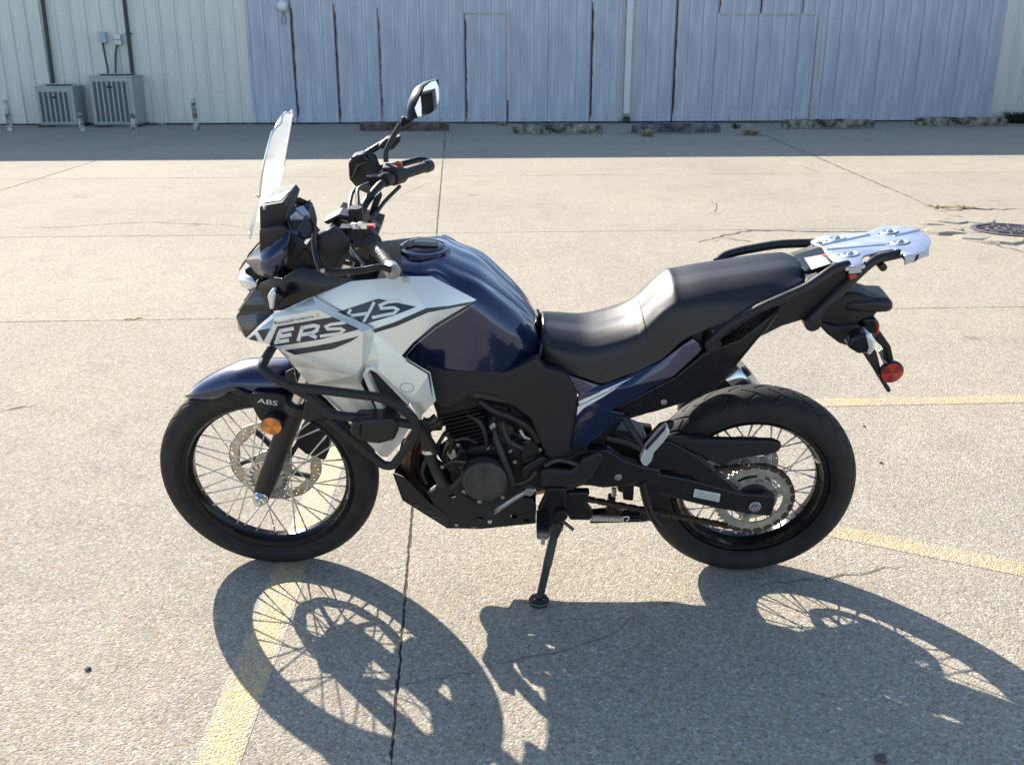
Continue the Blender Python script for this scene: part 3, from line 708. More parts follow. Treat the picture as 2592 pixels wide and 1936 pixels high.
# ------------------------------------------------------------------ wheels
def tyre_geo(Rad, half, rin, na, groove):
    ns = 110; V = []; F = []; sec = Rad - rin; cx = rin + sec * .48
    for i in range(na):
        a = 2 * math.pi * i / na
        for j in range(ns + 1):
            b = R(-126) + R(252) * j / ns; sy = math.sin(b); cy = math.cos(b)
            r = cx + (Rad - cx) * (abs(cy) ** .92 * (1 if cy > 0 else -1)); y = half * (abs(sy) ** .85) * (1 if sy > 0 else -1)
            if cy < -.25: y *= 1 - (-.25 - cy) * .55
            dep = 0; s = y / half
            if abs(s) < .93 and cy > 0: dep = groove(a, s)
            r -= dep * max(cy, .2); y -= dep * sy * .6
            V.append(Vector((r * math.cos(a), y, r * math.sin(a))))
    k = ns + 1
    for i in range(na):
        i2 = (i + 1) % na
        for j in range(ns): F.append((i * k + j, i * k + j + 1, i2 * k + j + 1, i2 * k + j))
    return V, F
def groove_fn(nblk):
    def g(ph, w):
        d = min(ph % 1, 1 - ph % 1) / w; return max(0, min(1, (1.5 - d) * 2))
    def f(a, s):
        u = a / (2 * math.pi) * nblk; side = 1 if s > 0 else -1; t = abs(s); o = 0 if side > 0 else .5; d = 0
        if .04 < t < .86: d = max(d, .0046 * g(u + t * 1.5 + o, .034) * min(1, (.86 - t) * 12))
        if .34 < t < .74: d = max(d, .0040 * g(u - t * 1.3 + .1 + o, .028) * min(1, (.74 - t) * 12, (t - .34) * 12))
        if .80 < t < .93: d = max(d, .0026 * g(u + .35 + o, .030))
        return d
    return f
def rim_prof(rr, half):
    return [(rr + .004, -half), (rr + .010, -half + .003), (rr + .010, -half + .010), (rr - .004, -half + .016), (rr - .010, -half * .45), (rr - .020, -.010), (rr - .021, .010), (rr - .010, half * .45), (rr - .004, half - .016), (rr + .010, half - .010), (rr + .010, half - .003), (rr + .004, half), (rr - .010, half - .005), (rr - .016, half * .45), (rr - .025, .010), (rr - .025, -.010), (rr - .016, -half * .45), (rr - .010, -half + .005)]
def make_wheel(name, cen, Rad, half, rin, nblk, rimhalf, hub_r, flange_r, flange_y, nsp):
    cen = Vector(cen); T = Matrix.Translation(cen)
    rim = mesh(name, *xf(revolve(rim_prof(rin + .006, rimhalf), 120, True), T), 'rim', bike, 40, True)
    mesh('tyre', *xf(tyre_geo(Rad, half, rin - .002, 900, groove_fn(nblk)), T), 'tyre', rim, 0)
    for p_ in rim.children[0].data.polygons: p_.use_smooth = True
    # raised bead ring on the sidewall
    for s in (-1, 1):
        mesh('bead_line', *xf(revolve([(rin + .020, s * half * .70), (rin + .024, s * (half * .76 + .002)), (rin + .028, s * half * .80)], 96), T), 'tyre', rim)
    g = revolve([(.0125, -flange_y - .03), (.028, -flange_y - .03), (.030, -flange_y - .008), (flange_r, -flange_y - .004), (flange_r, -flange_y + .004), (hub_r, -flange_y + .010), (hub_r * .9, 0), (hub_r, flange_y - .010), (flange_r, flange_y - .004), (flange_r, flange_y + .004), (.030, flange_y + .008), (.028, flange_y + .03), (.0125, flange_y + .03)], 48)
    mesh('hub', *xf(g, T), 'alu', rim, 40, True)
    mes = {}
    per = nsp // 4
    for side in (-1, 1):
        for dr in (-1, 1):
            a0 = 0; h0 = Vector((math.cos(a0) * flange_r * .90, side * flange_y, math.sin(a0) * flange_r * .90)); a1 = a0 + dr * R(62 if nsp > 30 else 58)
            r0 = Vector((math.cos(a1) * (rin - .020), side * .004, math.sin(a1) * (rin - .020))); d = (r0 - h0).normalized()
            g = join(tubegeo([h0, h0 + d * .01, r0], .0023, 6), tubegeo([r0 - d * .022, r0 - d * .004, r0 + d * .006], [.0032, .0032, .0042], 6))
            me = bpy.data.meshes.new('spoke'); me.from_pydata([tuple(v) for v in g[0]], [], g[1]); me.materials.append(M['steel']); me.update(); mes[side, dr] = me
    for side in (-1, 1):
        for dr in (-1, 1):
            for k in range(per):
                o = bpy.data.objects.new('spoke', mes[side, dr]); COL.objects.link(o); o.parent = rim; o.location = cen
                o.rotation_euler.y = 2 * math.pi * (k + (.25 if side > 0 else 0) + (.5 if dr > 0 else 0)) / per + .1
    return rim
FC = Vector((-1.45, 0, .331)); RC = Vector((0, 0, .318))
fw = make_wheel('front_wheel', FC, .331, .051, .2515, 27, .034, .030, .058, .034, 36)
rw = make_wheel('rear_wheel', RC, .318, .0655, .2225, 27, .042, .036, .066, .042, 36)
def brake_disc(name, cen, ro, ri, y, arms, parent, lobes=10, hub=.05):
    na, nr = 180, 7; V = []; F = []
    for i in range(na):
        a = 2 * math.pi * i / na
        for j in range(nr + 1):
            wv = .0045 * (abs(math.sin(a * lobes / 2)) ** .6) - .0045
            r = ri + (ro + wv - ri) * j / nr + (.003 * math.sin(a * lobes) if j == 0 else 0)
            V.append(cen + Vector((r * math.cos(a), y, r * math.sin(a))))
    for i in range(na):
        i2 = (i + 1) % na
        for j in range(nr):
            if (i % 9 in (2,) and j == 4) or (i % 9 in (5,) and j == 2) or (i % 9 == 8 and j == 5): continue
            F.append((i * (nr + 1) + j, i * (nr + 1) + j + 1, i2 * (nr + 1) + j + 1, i2 * (nr + 1) + j))
    o = mesh(name, V, F, 'disc', parent, 30); sd = o.modifiers.new('solid', 'SOLIDIFY'); sd.thickness = .0045; sd.offset = 0
    gs = [xf(revolve([(hub - .02, -.004), (hub, -.004), (hub, .004), (hub - .02, .004)], 36, True), Matrix.Translation(cen + Vector((0, y, 0))))]
    for k in range(arms):
        a = 2 * math.pi * k / arms + .3; gs.append(tubegeo([cen + Vector((math.cos(a) * hub * .9, y, math.sin(a) * hub * .9)), cen + Vector((math.cos(a + .35) * ri * .8, y, math.sin(a + .35) * ri * .8)), cen + Vector((math.cos(a + .45) * (ri + .006), y, math.sin(a + .45) * (ri + .006)))], [.011, .008, .009], 6))
    mesh('disc_carrier', *join(*gs), 'frame', o, 40); return o
brake_disc('brake_disc', FC, .145, .112, .062, 5, fw)
brake_disc('brake_disc', RC, .110, .082, .078, 5, rw, 8, .045)
# toothed speed ring on the front hub's near side
V, F = revolve([(.060, 0), (.047, 0)], 60); F = [f for i, f in enumerate(F) if i % 3]
o = mesh('sensor_ring', [v + FC + Vector((0, -.044, 0)) for v in V], F, 'chrome', fw, 0); sd = o.modifiers.new('solid', 'SOLIDIFY'); sd.thickness = .002
mesh('sensor_ring_rim', *xf(revolve([(.063, -.046), (.066, -.046), (.066, -.042), (.063, -.042)], 48, True), Matrix.Translation(FC)), 'chrome', fw, 40)

# ------------------------------------------------------------------ fork, guard, fender
fork = empty('front_fork', (0, 0, 0)); fork.parent = bike
bpy.data.objects.remove(fork)
rake = Vector((math.sin(R(24.5)), 0, math.cos(R(24.5))))
axle = q('C', 780, 1075, .098)
ftop = q('C', 1010, 470, .098)
fdir = (ftop - axle).normalized()
def fork_leg(s):
    a = Vector((axle.x, axle.y * s, axle.z)); d = Vector((fdir.x, 0, fdir.z)).normalized()
    pts = [a - d * .022, a - d * .015, a + d * .02, a + d * .06, a + d * .26, a + d * .30, a + d * .305, a + d * .33]
    o = mesh('fork_slider', *tubegeo(pts, [.020, .025, .0265, .0285, .030, .031, .034, .034], 20), 'frame', bike, 40, True)
    mesh('fork_tube', *tubegeo([a + d * .31, a + d * .82], .0205, 16), 'chrome', bike, 40, True)
    mesh('fork_seal', *tubegeo([a + d * .32, a + d * .345, a + d * .35], [.035, .035, .026], 16), 'hose', o, 40)
    return o, a, d
fkL, fa, fd = fork_leg(1); fkR, _, _ = fork_leg(-1)
mesh('axle', *tubegeo([Vector((FC.x, -.10, FC.z)), Vector((FC.x, .12, FC.z))], .010, 16), 'steel', fw)
nut = Vector((fa.x, -.130, fa.z))
mesh('axle_nut', *join(cyl(nut, (0, 1, 0), .017, .024, 6, .1), cyl(nut + Vector((0, .010, 0)), (0, 1, 0), .0225, .012, 24, .2), cyl(nut + Vector((0, -.012, 0)), (0, 1, 0), .010, .016, 12)), 'chrome', fkL, 30)
# fork guard carrying the ABS mark, attached to the slider
gd = plate('fork_guard', 'C', [(680, 400), (715, 372), (900, 385), (940, 400), (960, 470), (930, 560), (905, 640), (850, 650), (790, 590), (745, 530), (715, 470)], .110, .012, 'matt', bike, .0015, mir=True)
bm = bmesh.new(); bm.from_mesh(gd.data); BV['guard'] = BVHTree.FromBMesh(bm); bm.free()
T = text_tris('ABS', 'C', (747, 436), (885, 458), 32)
decal_mesh('lettering', 'C', T, ['guard'], .0015, 'white', gd, 400)
def reflector(z, x, y, w, r, ma, mb, parent, name):
    c = q(z, x, y, w); o = mesh(name, *join(cyl(c + Vector((0, .006, 0)), (0, 1, 0), r * 1.13, .014, 32, .25)), 'semi', parent, 40)
    for k in range(6):
        a0, a1 = R(60 * k + 8), R(60 * k + 68); V = [c + Vector((0, -.005, 0))] + [c + Vector((math.cos(a0 + (a1 - a0) * i / 6) * r, -.0025, math.sin(a0 + (a1 - a0) * i / 6) * r)) for i in range(7)]
        mesh('facet', V, [(0, i, i + 1) for i in range(1, 7)], ma if k % 2 else mb, o, 0)
    V = [c + Vector((math.cos(R(i * 12)) * r * 1.0, -.0008, math.sin(R(i * 12)) * r)) for i in range(30)]; mesh('backing', V, [tuple(range(30))], mb, o, 0)
    return o
reflector('C', 847, 600, .150, .0275, 'amber', 'amber2', bike, 'amber_reflector')
mesh('reflector_stem', *tubegeo([q('C', 850, 580, .145), q('C', 870, 540, .115)], .022, 14), 'matt', bike)
# fender
def fender():
    ST = [((245, 380), (252, 402), .012), ((330, 302), (300, 416), .038), ((430, 242), (400, 420), .056), ((540, 194), (500, 395), .066), ((640, 165), (600, 350), .072), ((760, 152), (700, 392), .075), ((880, 150), (800, 395), .075), ((980, 160), (920, 360), .074), ((1045, 200), (1010, 300), .070)]
    st = []
    for rg, ed, w in ST:
        r0 = q('C', *rg, 0); e0 = q('C', *ed, w); row = []
        for k in range(9):
            a = R(90 * k / 8); f = math.cos(a) ** .75 if k < 8 else 0; x = e0.x + (r0.x - e0.x) * f; z_ = e0.z + (r0.z - e0.z) * f; row.append(Vector((x, -w * math.sin(a) ** .9, z_)))
        st.append(row)
    prof = st; k = 9; cs = [catmull([p[j] for p in prof], 6) for j in range(k)]; n = len(cs[0]); V = []; F = []; full = 17
    for i in range(n):
        row = [cs[j][i] for j in range(k)]; V += [Vector((v.x, -v.y, v.z)) for v in row[:0:-1]] + row
    for i in range(n - 1):
        for j in range(full - 1): F.append((i * full + j, i * full + j + 1, (i + 1) * full + j + 1, (i + 1) * full + j))
    o = mesh('front_fender', V, F, 'blue', bike, 70, True); sd = o.modifiers.new('solid', 'SOLIDIFY'); sd.thickness = .004; sd.offset = -1; return o
fen = fender()
plate('fender_stay', 'C', [(560, 372), (620, 352), (720, 385), (740, 420), (700, 430), (640, 395)], .085, .012, 'matt', bike, .003, mir=True)
plate('fender_brace', 'C', [(940, 230), (1000, 200), (1020, 320), (985, 350), (930, 340)], .09, .012, 'semi', bike, .003, mir=True)
# caliper on the far leg
plate('brake_caliper', 'C', [(1100, 560), (1180, 600), (1250, 690), (1245, 780), (1215, 850), (1150, 820), (1080, 800), (1010, 740), (1040, 640)], -.055, .055, 'engine', bike, .008)
tube('brake_hose', qs('C', [(1180, 620, -.07), (1240, 520, -.09), (1150, 330, -.08), (1080, 100, -.05), (1060, -250, -.03)]), .005, 'hose', bike, 8, .05)
# steering head, clamps and frame behind the cowls
mesh('lower_clamp', *boxgeo(fa + fd * .60 + Vector((.045, -fa.y, 0)), (.10, .25, .045), Matrix.Rotation(R(24.5), 3, 'Y')), 'frame', bike, 0)
hd = fa + fd * .60 + Vector((.05, -fa.y, 0))
mesh('steering_head', *tubegeo([hd, hd + Vector((fd.x, 0, fd.z)) * .2], .035, 18), 'frame', bike)
# ------------------------------------------------------------------ silver side cowls
cv = dict(a=(665, 543, .125), b=(742, 478, .135), c=(850, 374, .148), d=(1135, 245, .150), e=(1172, 345, .178), f=(862, 396, .160), g=(1548, 468, .200), h=(1482, 500, .220),
          i=(830, 585, .150), j=(885, 612, .152), j2=(960, 655, .17), m=(1475, 742, .215), n=(1432, 798, .210), o=(1562, 590, .196), p=(1530, 680, .195), r=(1000, 735, .140), s=(1110, 862, .140), t=(1345, 1065, .150), u=(1470, 860, .17), ub=(1600, 1090, .175))
cf = ['abcf', 'cdef', 'dghe', ('g', 'o', 'p', 'm', 'h'), ('a', 'f', 'e', 'h', 'm', 'n', 'j2', 'j', 'i'), ('j', 'j2', 'n', 'r'), ('r', 'n', 'u', 's'), ('s', 'u', 'ub', 't'), ('m', 'p', 'u', 'n')]
cowl = facets('side_cowl', 'B', cv, [tuple(f) for f in cf], 'silver', bike, .004, .0035, 'cowl', True, 30)
sv = dict(A=(1110, 250, .135), B=(1400, 142, .140), C=(1560, 128, .142), Ds=(1780, 108, .144), D=(1965, 108, .145), E=(2278, 272, .158), F=(2190, 322, .172), K=(1930, 345, .195), L=(1540, 480, .190),
          G=(1980, 448, .192), H=(1830, 575, .198), I=(1755, 665, .205), N=(1600, 680, .215), P=(1500, 700, .205), Q=(1952, 778, .215), Rr=(1995, 975, .200), Sx=(1810, 985, .225), T=(1872, 1102, .185), U=(1590, 768, .222), Vv=(1540, 740, .205), Wd=(1300, 330, .165), X=(1490, 770, .19))
sf = [('A', 'B', 'C', 'Wd'), ('C', 'Ds', 'K', 'L', 'Wd'), ('Ds', 'D', 'E', 'K'), ('E', 'F', 'K'), ('K', 'F', 'G', 'H', 'L'), ('L', 'H', 'I', 'N', 'P'), ('N', 'I', 'Q', 'Rr', 'Sx', 'U'), ('P', 'N', 'U', 'Vv', 'X'), ('Sx', 'Rr', 'T')]
shr = facets('tank_shroud', 'B', sv, sf, 'silver', bike, .004, .0035, 'shroud', True, 30)
# lower tongue of the shroud under the intake
lv = dict(a=(1200, 935, .150), b=(1345, 1060, .155), c=(1605, 1090, .180), d=(1640, 1060, .178), e=(1800, 1010, .205), f=(1875, 1098, .18), g=(1800, 1180, .175), h=(1745, 1275, .165), i=(1655, 1372, .155), j=(1610, 1362, .150), k=(1430, 1180, .15), l=(1700, 1150, .185), m=(1590, 1340, .165))
facets('shroud_tongue', 'B', lv, [('b', 'c', 'l', 'm', 'j', 'k'), ('c', 'd', 'e', 'f', 'g', 'l'), ('l', 'g', 'h', 'i', 'm'), ('m', 'i', 'j'), ('a', 'b', 'k')], 'silver', bike, .004, .003, 'tongue', True, 30)
# intake lip and dark radiator behind it
plate('intake_lip', 'B', [(1478, 800), (1505, 752), (1545, 735), (1600, 765), (1815, 985), (1790, 1010), (1575, 785), (1535, 765), (1515, 790), (1640, 1060), (1600, 1085)], .212, .03, 'silver', bike, .004, mir=True)
plate('radiator_duct', 'B', [(1480, 790), (1540, 740), (1800, 980), (1800, 1010), (1640, 1090), (1600, 1085)], .150, .02, 'dark', bike, 0, mir=True)
rad = plate('radiator', 'B', [(1180, 560), (1560, 640), (1700, 1180), (1330, 1080)], .145, .29, 'dark', bike, .004)
bolt('B', 1782, 130, .150, .0075, 'alu', bike)
CK = ['cowl', 'shroud']
BLK = decal('graphic_band', 'B', [(888, 455), (1080, 424), (1270, 393), (1455, 478), (1185, 548), (1000, 578), (850, 596), (832, 583)], CK, .0015, 'decal', cowl)
decal('graphic_band', 'B', [(690, 545), (728, 513), (752, 562)], CK, .0015, 'decal', cowl)
decal('graphic_band', 'B', [(748, 486), (838, 468), (792, 560)], CK, .0015, 'decal', cowl)
decal('graphic_stripe', 'B', [(936, 622), (1110, 601), (1275, 570), (1458, 524), (1400, 562), (1275, 614), (1010, 655)], CK, .0015, 'decal', cowl)
decal('graphic_band', 'B', [(1308, 357), (1590, 264), (1855, 322), (1700, 382), (1505, 440), (1470, 428)], CK, .0015, 'decal', shr)
decal('graphic_stripe', 'B', [(1562, 476), (1700, 430), (1925, 332), (2080, 315), (2260, 282), (2200, 312), (1940, 358), (1720, 455), (1560, 503)], ['shroud'], .0015, 'decal', shr)
stroke('letter_e', 'B', [[(905, 488), (1005, 469)], [(893, 529), (988, 511)], [(868, 569), (970, 550)], [(915, 480), (880, 575)]], 26, CK, .0026, 'white', cowl)
stroke('letter_r', 'B', [[(1066, 455), (1034, 558)], [(1056, 466), (1145, 449), (1172, 456), (1163, 484), (1130, 502), (1052, 514)], [(1108, 506), (1163, 534)]], 26, CK, .0026, 'white', cowl)
stroke('letter_s', 'B', [[(1368, 428), (1262, 441), (1228, 456), (1240, 474), (1332, 470), (1352, 482), (1328, 503), (1186, 524)]], 21, CK, .0026, 'white', cowl)
stroke('letter_y', 'B', [[(1400, 338), (1384, 366), (1398, 384), (1518, 366)], [(1564, 288), (1522, 368), (1488, 428)]], 21, CK, .0026, 'white', shr)
stroke('letter_s', 'B', [[(1742, 279), (1650, 290), (1604, 310), (1614, 332), (1702, 327), (1728, 340), (1704, 366), (1548, 396)]], 21, CK, .0026, 'white', shr)
decal_mesh('lettering', 'B', text_tris('Kawasaki', 'B', (870, 446), (1008, 421), 26), CK, .0022, 'decal', cowl, 200)
decal_mesh('lettering', 'B', text_tris('VERSYS-', 'B', (1018, 418), (1150, 396), 16, .3), CK, .0022, 'frame', cowl, 200)
decal_mesh('lettering', 'B', text_tris('X', 'B', (1158, 396), (1185, 391), 20, .2), CK, .0022, 'orange', cowl, 200)
stroke('embossed_mark', 'B', [[(1748 + 42 + 48 * math.cos(a), 884 + 32 * math.sin(a)) for a in [i * .3491 for i in range(19)]]], 5, ['shroud'], .001, 'alu', shr)

# ------------------------------------------------------------------ upper cowl, headlamp, screen
hv = dict(a=(762, 1165, .100), b=(905, 1128, .118), c=(968, 1176, .130), d=(945, 1345, .135), e=(920, 1405, .140), f=(850, 1508, .135), g=(748, 1470, .105), h=(668, 1385, .075), i=(672, 1365, .075), j=(765, 1315, .105), k=(800, 1400, .132))
facets('headlight_cowl', 'A', hv, [('c', 'd', 'k', 'j'), ('d', 'e', 'f', 'k'), ('f', 'g', 'k'), ('g', 'h', 'i', 'j', 'k')], 'blue', bike, .004, 0, 'hcowl', True, 85)
facets('cowl_bridge', 'A', dict(a=(762, 1160, .100), b=(905, 1126, .112), c=(968, 1174, .120), j=(765, 1318, .100), i=(668, 1370, .07), l=(615, 1445, .035), m=(640, 1390, .03), n=(760, 1275, .06)), [('a', 'b', 'c', 'j', 'n'), ('n', 'j', 'i', 'l', 'm')], 'semi', bike, .004, .002, 'bridge', True)
# black lower cowl with facets
bv = dict(a=(740, 172, .085), b=(848, 112, .115), c=(915, 125, .130), d=(1050, 40, .120), e=(1180, 75, .125), f=(1440, 128, .138), g=(1135, 248, .148), h=(930, 345, .140), i=(835, 355, .120), j=(620, 352, .060), k=(1000, 190, .135), l=(860, 300, .135), m=(605, 345, .03))
facets('lower_cowl', 'B', bv, [('a', 'b', 'c', 'k', 'l'), ('c', 'd', 'e', 'f', 'g', 'k'), ('k', 'g', 'h', 'l'), ('l', 'h', 'i', 'j', 'a'), ('j', 'm', 'a')], 'semi', bike, .005, .003, 'lcowl', True, 25)
nv = dict(a=(598, 385, .05), b=(622, 352, .06), c=(835, 355, .125), d=(862, 355, .13), e=(745, 450, .13), f=(662, 535, .115), g=(615, 470, .06), h=(740, 370, .10))
facets('chin_cowl', 'B', nv, [('a', 'b', 'h'), ('b', 'c', 'd', 'h'), ('a', 'h', 'd', 'e', 'f', 'g')], 'semi', bike, .005, .002, 'chin', True, 25)
plate('marker_lens', 'B', [(607, 485), (625, 462), (655, 470), (640, 500)], .05, .10, 'lens', bike, .003)
# headlamp lens spans the nose
st = []
for (x, y), (x2, y2), w in [((620, 128), (648, 88), .03), ((612, 150), (690, 100), .06), ((640, 175), (745, 168), .085), ((690, 212), (742, 175), .085)]: pass
hl = []
for pts, ws in (([(660, 88), (615, 130), (640, 180), (690, 215)], .03), ([(700, 110), (660, 140), (690, 185), (715, 205)], .065), ([(742, 165), (735, 172), (735, 180), (738, 185)], .09)): hl.append([q('B', x, y, ws) for x, y in pts])
hl = [[Vector((p.x - .01, 0, p.z)) for p in hl[0]]] + hl
V = []; F = []
fullrows = [[Vector((p.x, -p.y, p.z)) for p in r_] for r_ in hl[:0:-1]] + hl
for r_ in fullrows: V += r_
for i in range(len(fullrows) - 1):
    for j in range(3): F.append((i * 4 + j, i * 4 + j + 1, (i + 1) * 4 + j + 1, (i + 1) * 4 + j))
o = mesh('headlight', V, F, 'lens', bike, 60, True); o.modifiers.new('solid', 'SOLIDIFY').thickness = .006
plate('headlight_housing', 'B', [(700, 60), (860, 60), (1000, 180), (900, 330), (720, 330), (690, 220), (760, 150)], .07, .14, 'semi', bike, .01)
# front indicator
ind = plate('indicator', 'B', [(815, 250), (838, 210), (868, 205), (925, 268), (900, 320), (862, 348), (832, 345)], .215, .035, 'semi', bike, .008)
plate('lens', 'B', [(815, 252), (836, 212), (862, 206), (872, 240), (858, 345), (833, 342)], .222, .03, 'lens', ind, .006)
mesh('stem', *tubegeo([q('B', 880, 275, .20), q('B', 890, 270, .12)], .010, 10), 'hose', ind)
mirrored(ind)
# windscreen mount (visor box with an open top) and screen
sm = plate('screen_mount', 'A', [(762, 1002), (925, 972), (955, 1010), (915, 1142), (765, 1165)], .078, .156, 'matt', bike, .003)
o_ = q('A', 845, 987, .078); n_ = Vector(q('A', 925, 972, .078) - q('A', 762, 1002, .078)).cross(Vector((0, 1, 0))).normalized(); n_ = n_ if n_.z > 0 else -n_
mesh('mount_opening', [qplane('A', x, y, o_, n_) + n_ * .002 for x, y in [(792, 978), (840, 938), (980, 890), (912, 962)]], [(0, 1, 2, 3)], 'frame', sm, 0)
SR = [(912, 420, .050, .002), (868, 458, .092, .004), (845, 500, .115, .006), (806, 645, .132, .010), (780, 770, .136, .013), (760, 930, .132, .016), (745, 1050, .122, .020), (720, 1160, .105, .022), (695, 1260, .085, .022)]
V = []; F = []; K_ = 13
for x, y, w, bl in SR:
    e = q('A', x, y, w)
    for k in range(K_):
        t = -1 + 2 * k / (K_ - 1); V.append(Vector((e.x - bl * (1 - t * t), w * t, e.z + .012 * (1 - t * t))))
for i in range(len(SR) - 1):
    for k in range(K_ - 1): F.append((i * K_ + k, i * K_ + k + 1, (i + 1) * K_ + k + 1, (i + 1) * K_ + k))
o = mesh('windscreen', V, F, 'wind', bike, 80, True); o.modifiers.new('solid', 'SOLIDIFY').thickness = .004
sb = o.modifiers.new('sub', 'SUBSURF'); sb.levels = sb.render_levels = 1
ed = [Vector(V[i * K_]) for i in range(5, -1, -1)] + [Vector(V[k_]) for k_ in range(1, K_ - 1)] + [Vector(V[i * K_ + K_ - 1]) for i in range(6)]
mesh('screen_edge', *tubegeo(catmull(ed, 3), .0026, 6), 'lens', o)
for (x, y) in ((757, 925), (795, 1010)): bolt('A', x, y, .118, .0045, 'alu', bike, 'screen_screw')
# meter
mo_n = Vector((.72, 0, .69)).normalized(); mo_o = q('A', 1050, 1135, 0)
def slab_on(name, outline, off, th, m, parent, bv=.002):
    P = [qplane('A', x, y, mo_o, mo_n) + mo_n * off for x, y in outline]; n = len(P); V = P + [p - mo_n * th for p in P]
    o = mesh(name, V, [tuple(range(n)), tuple(range(n, 2 * n))[::-1]] + [(i, (i + 1) % n, n + (i + 1) % n, n + i) for i in range(n)], m, parent, 30, True)
    return bevel(o, bv) if bv else o
mb = slab_on('meter', [(940, 1062), (1020, 975), (1060, 962), (1128, 960), (1150, 1010), (1168, 1085), (1162, 1190), (1130, 1245), (1085, 1298), (1040, 1270), (985, 1200)], 0, .035, 'matt', bike, .004)
slab_on('meter_glass', [(965, 1075), (1060, 992), (1085, 1010), (1140, 1130), (1140, 1195), (1085, 1275), (1020, 1215)], .003, .003, 'screen', mb, .001)
slab_on('meter_display', [(1005, 1020), (1060, 998), (1105, 1060), (1060, 1075)], .0045, .001, 'pvc', mb, 0)
slab_on('meter_dial', [(1075 + 42 * math.cos(a_ * .35), 1160 + 62 * math.sin(a_ * .35)) for a_ in range(18)], .0042, .0006, 'dark', mb, 0)
plate('dash_panel', 'A', [(880, 1150), (1000, 1200), (1100, 1310), (1170, 1440), (1060, 1480), (940, 1430), (950, 1300)], .085, .17, 'matt', bike, .01)
plate('dash_bracket', 'A', [(1205, 1110), (1310, 1055), (1400, 1075), (1395, 1110), (1315, 1085), (1240, 1130)], .03, .06, 'frame', bike, .004)

# ------------------------------------------------------------------ handlebar and controls
bar_o = q('A', 1672, 1425, .395); bar_i = q('A', 1560, 1270, .285)
bdir = (bar_o - bar_i).normalized()
clampP = q('A', 1440, 1080, .0)
def mx(p): return Vector((p.x, -p.y, p.z))
half = [bar_o, bar_i, bar_i - bdir * .10, Vector((clampP.x + .01, -.10, clampP.z + .012)), Vector((clampP.x, -.045, clampP.z - .005))]
barR_o = mx(bar_o); barR_i = mx(bar_i); bdR = (barR_o - barR_i).normalized()
halfR = [barR_o, barR_i, barR_i - bdR * .10] + [mx(p) for p in half[3:]]
tube('handlebar', half + halfR[::-1], .0115, 'frame', bike, 14, .05)
for s in (1, -1):
    a, b = (bar_i, bar_o) if s == 1 else (barR_i, barR_o); d = (b - a).normalized()
    prof = []; rr = []
    for k in range(40):
        t = k / 39; prof.append(a + d * (t * .125 - .004)); rr.append(.0152 + (.0004 if (k % 4) < 2 else -.0002) + (.004 if k < 2 else 0))
    mesh('grip', *tubegeo(prof, rr, 18), 'grip', bike, 30)
    g = mesh('bar_end', *join(cyl(b + d * .012, d, .0185, .030, 24, .2), cyl(b + d * .026, d, .010, .012, 18)), 'alu' if s == 1 else 'frame', bike, 40)
    sw = mesh('switch_housing', *join(cyl(a - d * .035, d, .024, .055, 18, .15), boxgeo(a - d * .038 + Vector((-.012, 0, .008)), (.045, .045, .048))), 'matt', bike, 30); bevel(sw, .006)
    mesh('switch_button', *boxgeo(a - d * .028 + Vector((.004, 0, .036)), (.018, .016, .008)), 'red', sw, 0)
    mesh('lever_perch', *join(cyl(a - d * .085, d, .020, .035, 16, .2), boxgeo(a - d * .085 + Vector((-.03, 0, .0)), (.05, .03, .025))), 'frame', bike, 30)
    lp = [a - d * .085 + Vector((-.045, 0, 0)), a - d * .04 + Vector((-.062, 0, .004)), a + d * .03 + Vector((-.062, 0, .002)), a + d * .10 + Vector((-.055, 0, -.006)), a + d * .118 + Vector((-.06, 0, -.008))]
    lv_ = mesh('lever', *tubegeo(filletpath(lp, .02), .0062, 10, True, 1.3), 'semi', bike, 40)
# near handguard: shell plus support arm
def handguard(z, outline, w, arm, bulge):
    P = qs(z, outline, w); c = sum(P, Vector()) / len(P); V = list(P); n = len(P); F = []
    rings = [(1.0, 0), (.93, .45), (.75, .80), (.45, 1.0)]
    V = []
    for sc, b in rings: V += [c + (p - c) * sc + bulge * b for p in P]
    for r_ in range(3):
        for i in range(n): F.append((r_ * n + i, r_ * n + (i + 1) % n, (r_ + 1) * n + (i + 1) % n, (r_ + 1) * n + i))
    F.append(tuple(range(3 * n, 4 * n)))
    o = mesh('handguard', V, F, 'matt', bike, 50, True); sd = o.modifiers.new('solid', 'SOLIDIFY'); sd.thickness = .004
    return o
hgL = handguard('A', [(1165, 1225), (1200, 1160), (1290, 1132), (1345, 1175), (1395, 1235), (1393, 1290), (1360, 1360), (1325, 1425), (1250, 1450), (1195, 1440), (1185, 1380), (1172, 1300)], .335, None, Vector((-.014, -.03, .008)))
tube('guard_arm', qs('A', [(1150, 1190, .36), (1145, 1260, .37), (1165, 1380, .39), (1200, 1450, .40), (1270, 1462, .41), (1450, 1448, .42), (1600, 1418, .425), (1680, 1440, .425)]), .0105, 'semi', bike, 12, .02, .7)
bolt('A', 1205, 1445, .412, .0055, 'alu', bike)
hgR = handguard('A', [(1405, 815), (1425, 755), (1455, 700), (1525, 612), (1575, 640), (1605, 720), (1612, 800), (1590, 935), (1540, 920), (1470, 890)], -.300, None, Vector((-.02, -.012, .008)))
tube('guard_arm', qs('A', [(1405, 690, -.36), (1470, 655, -.37), (1560, 600, -.38), (1650, 545, -.40)]), .010, 'semi', bike, 12, .02)
tube('guard_arm', [mx(p) for p in qs('A', [(1200, 1450, .40), (1270, 1462, .41), (1450, 1448, .42), (1600, 1418, .425), (1680, 1440, .425)])], .0095, 'semi', bike, 12, .02)
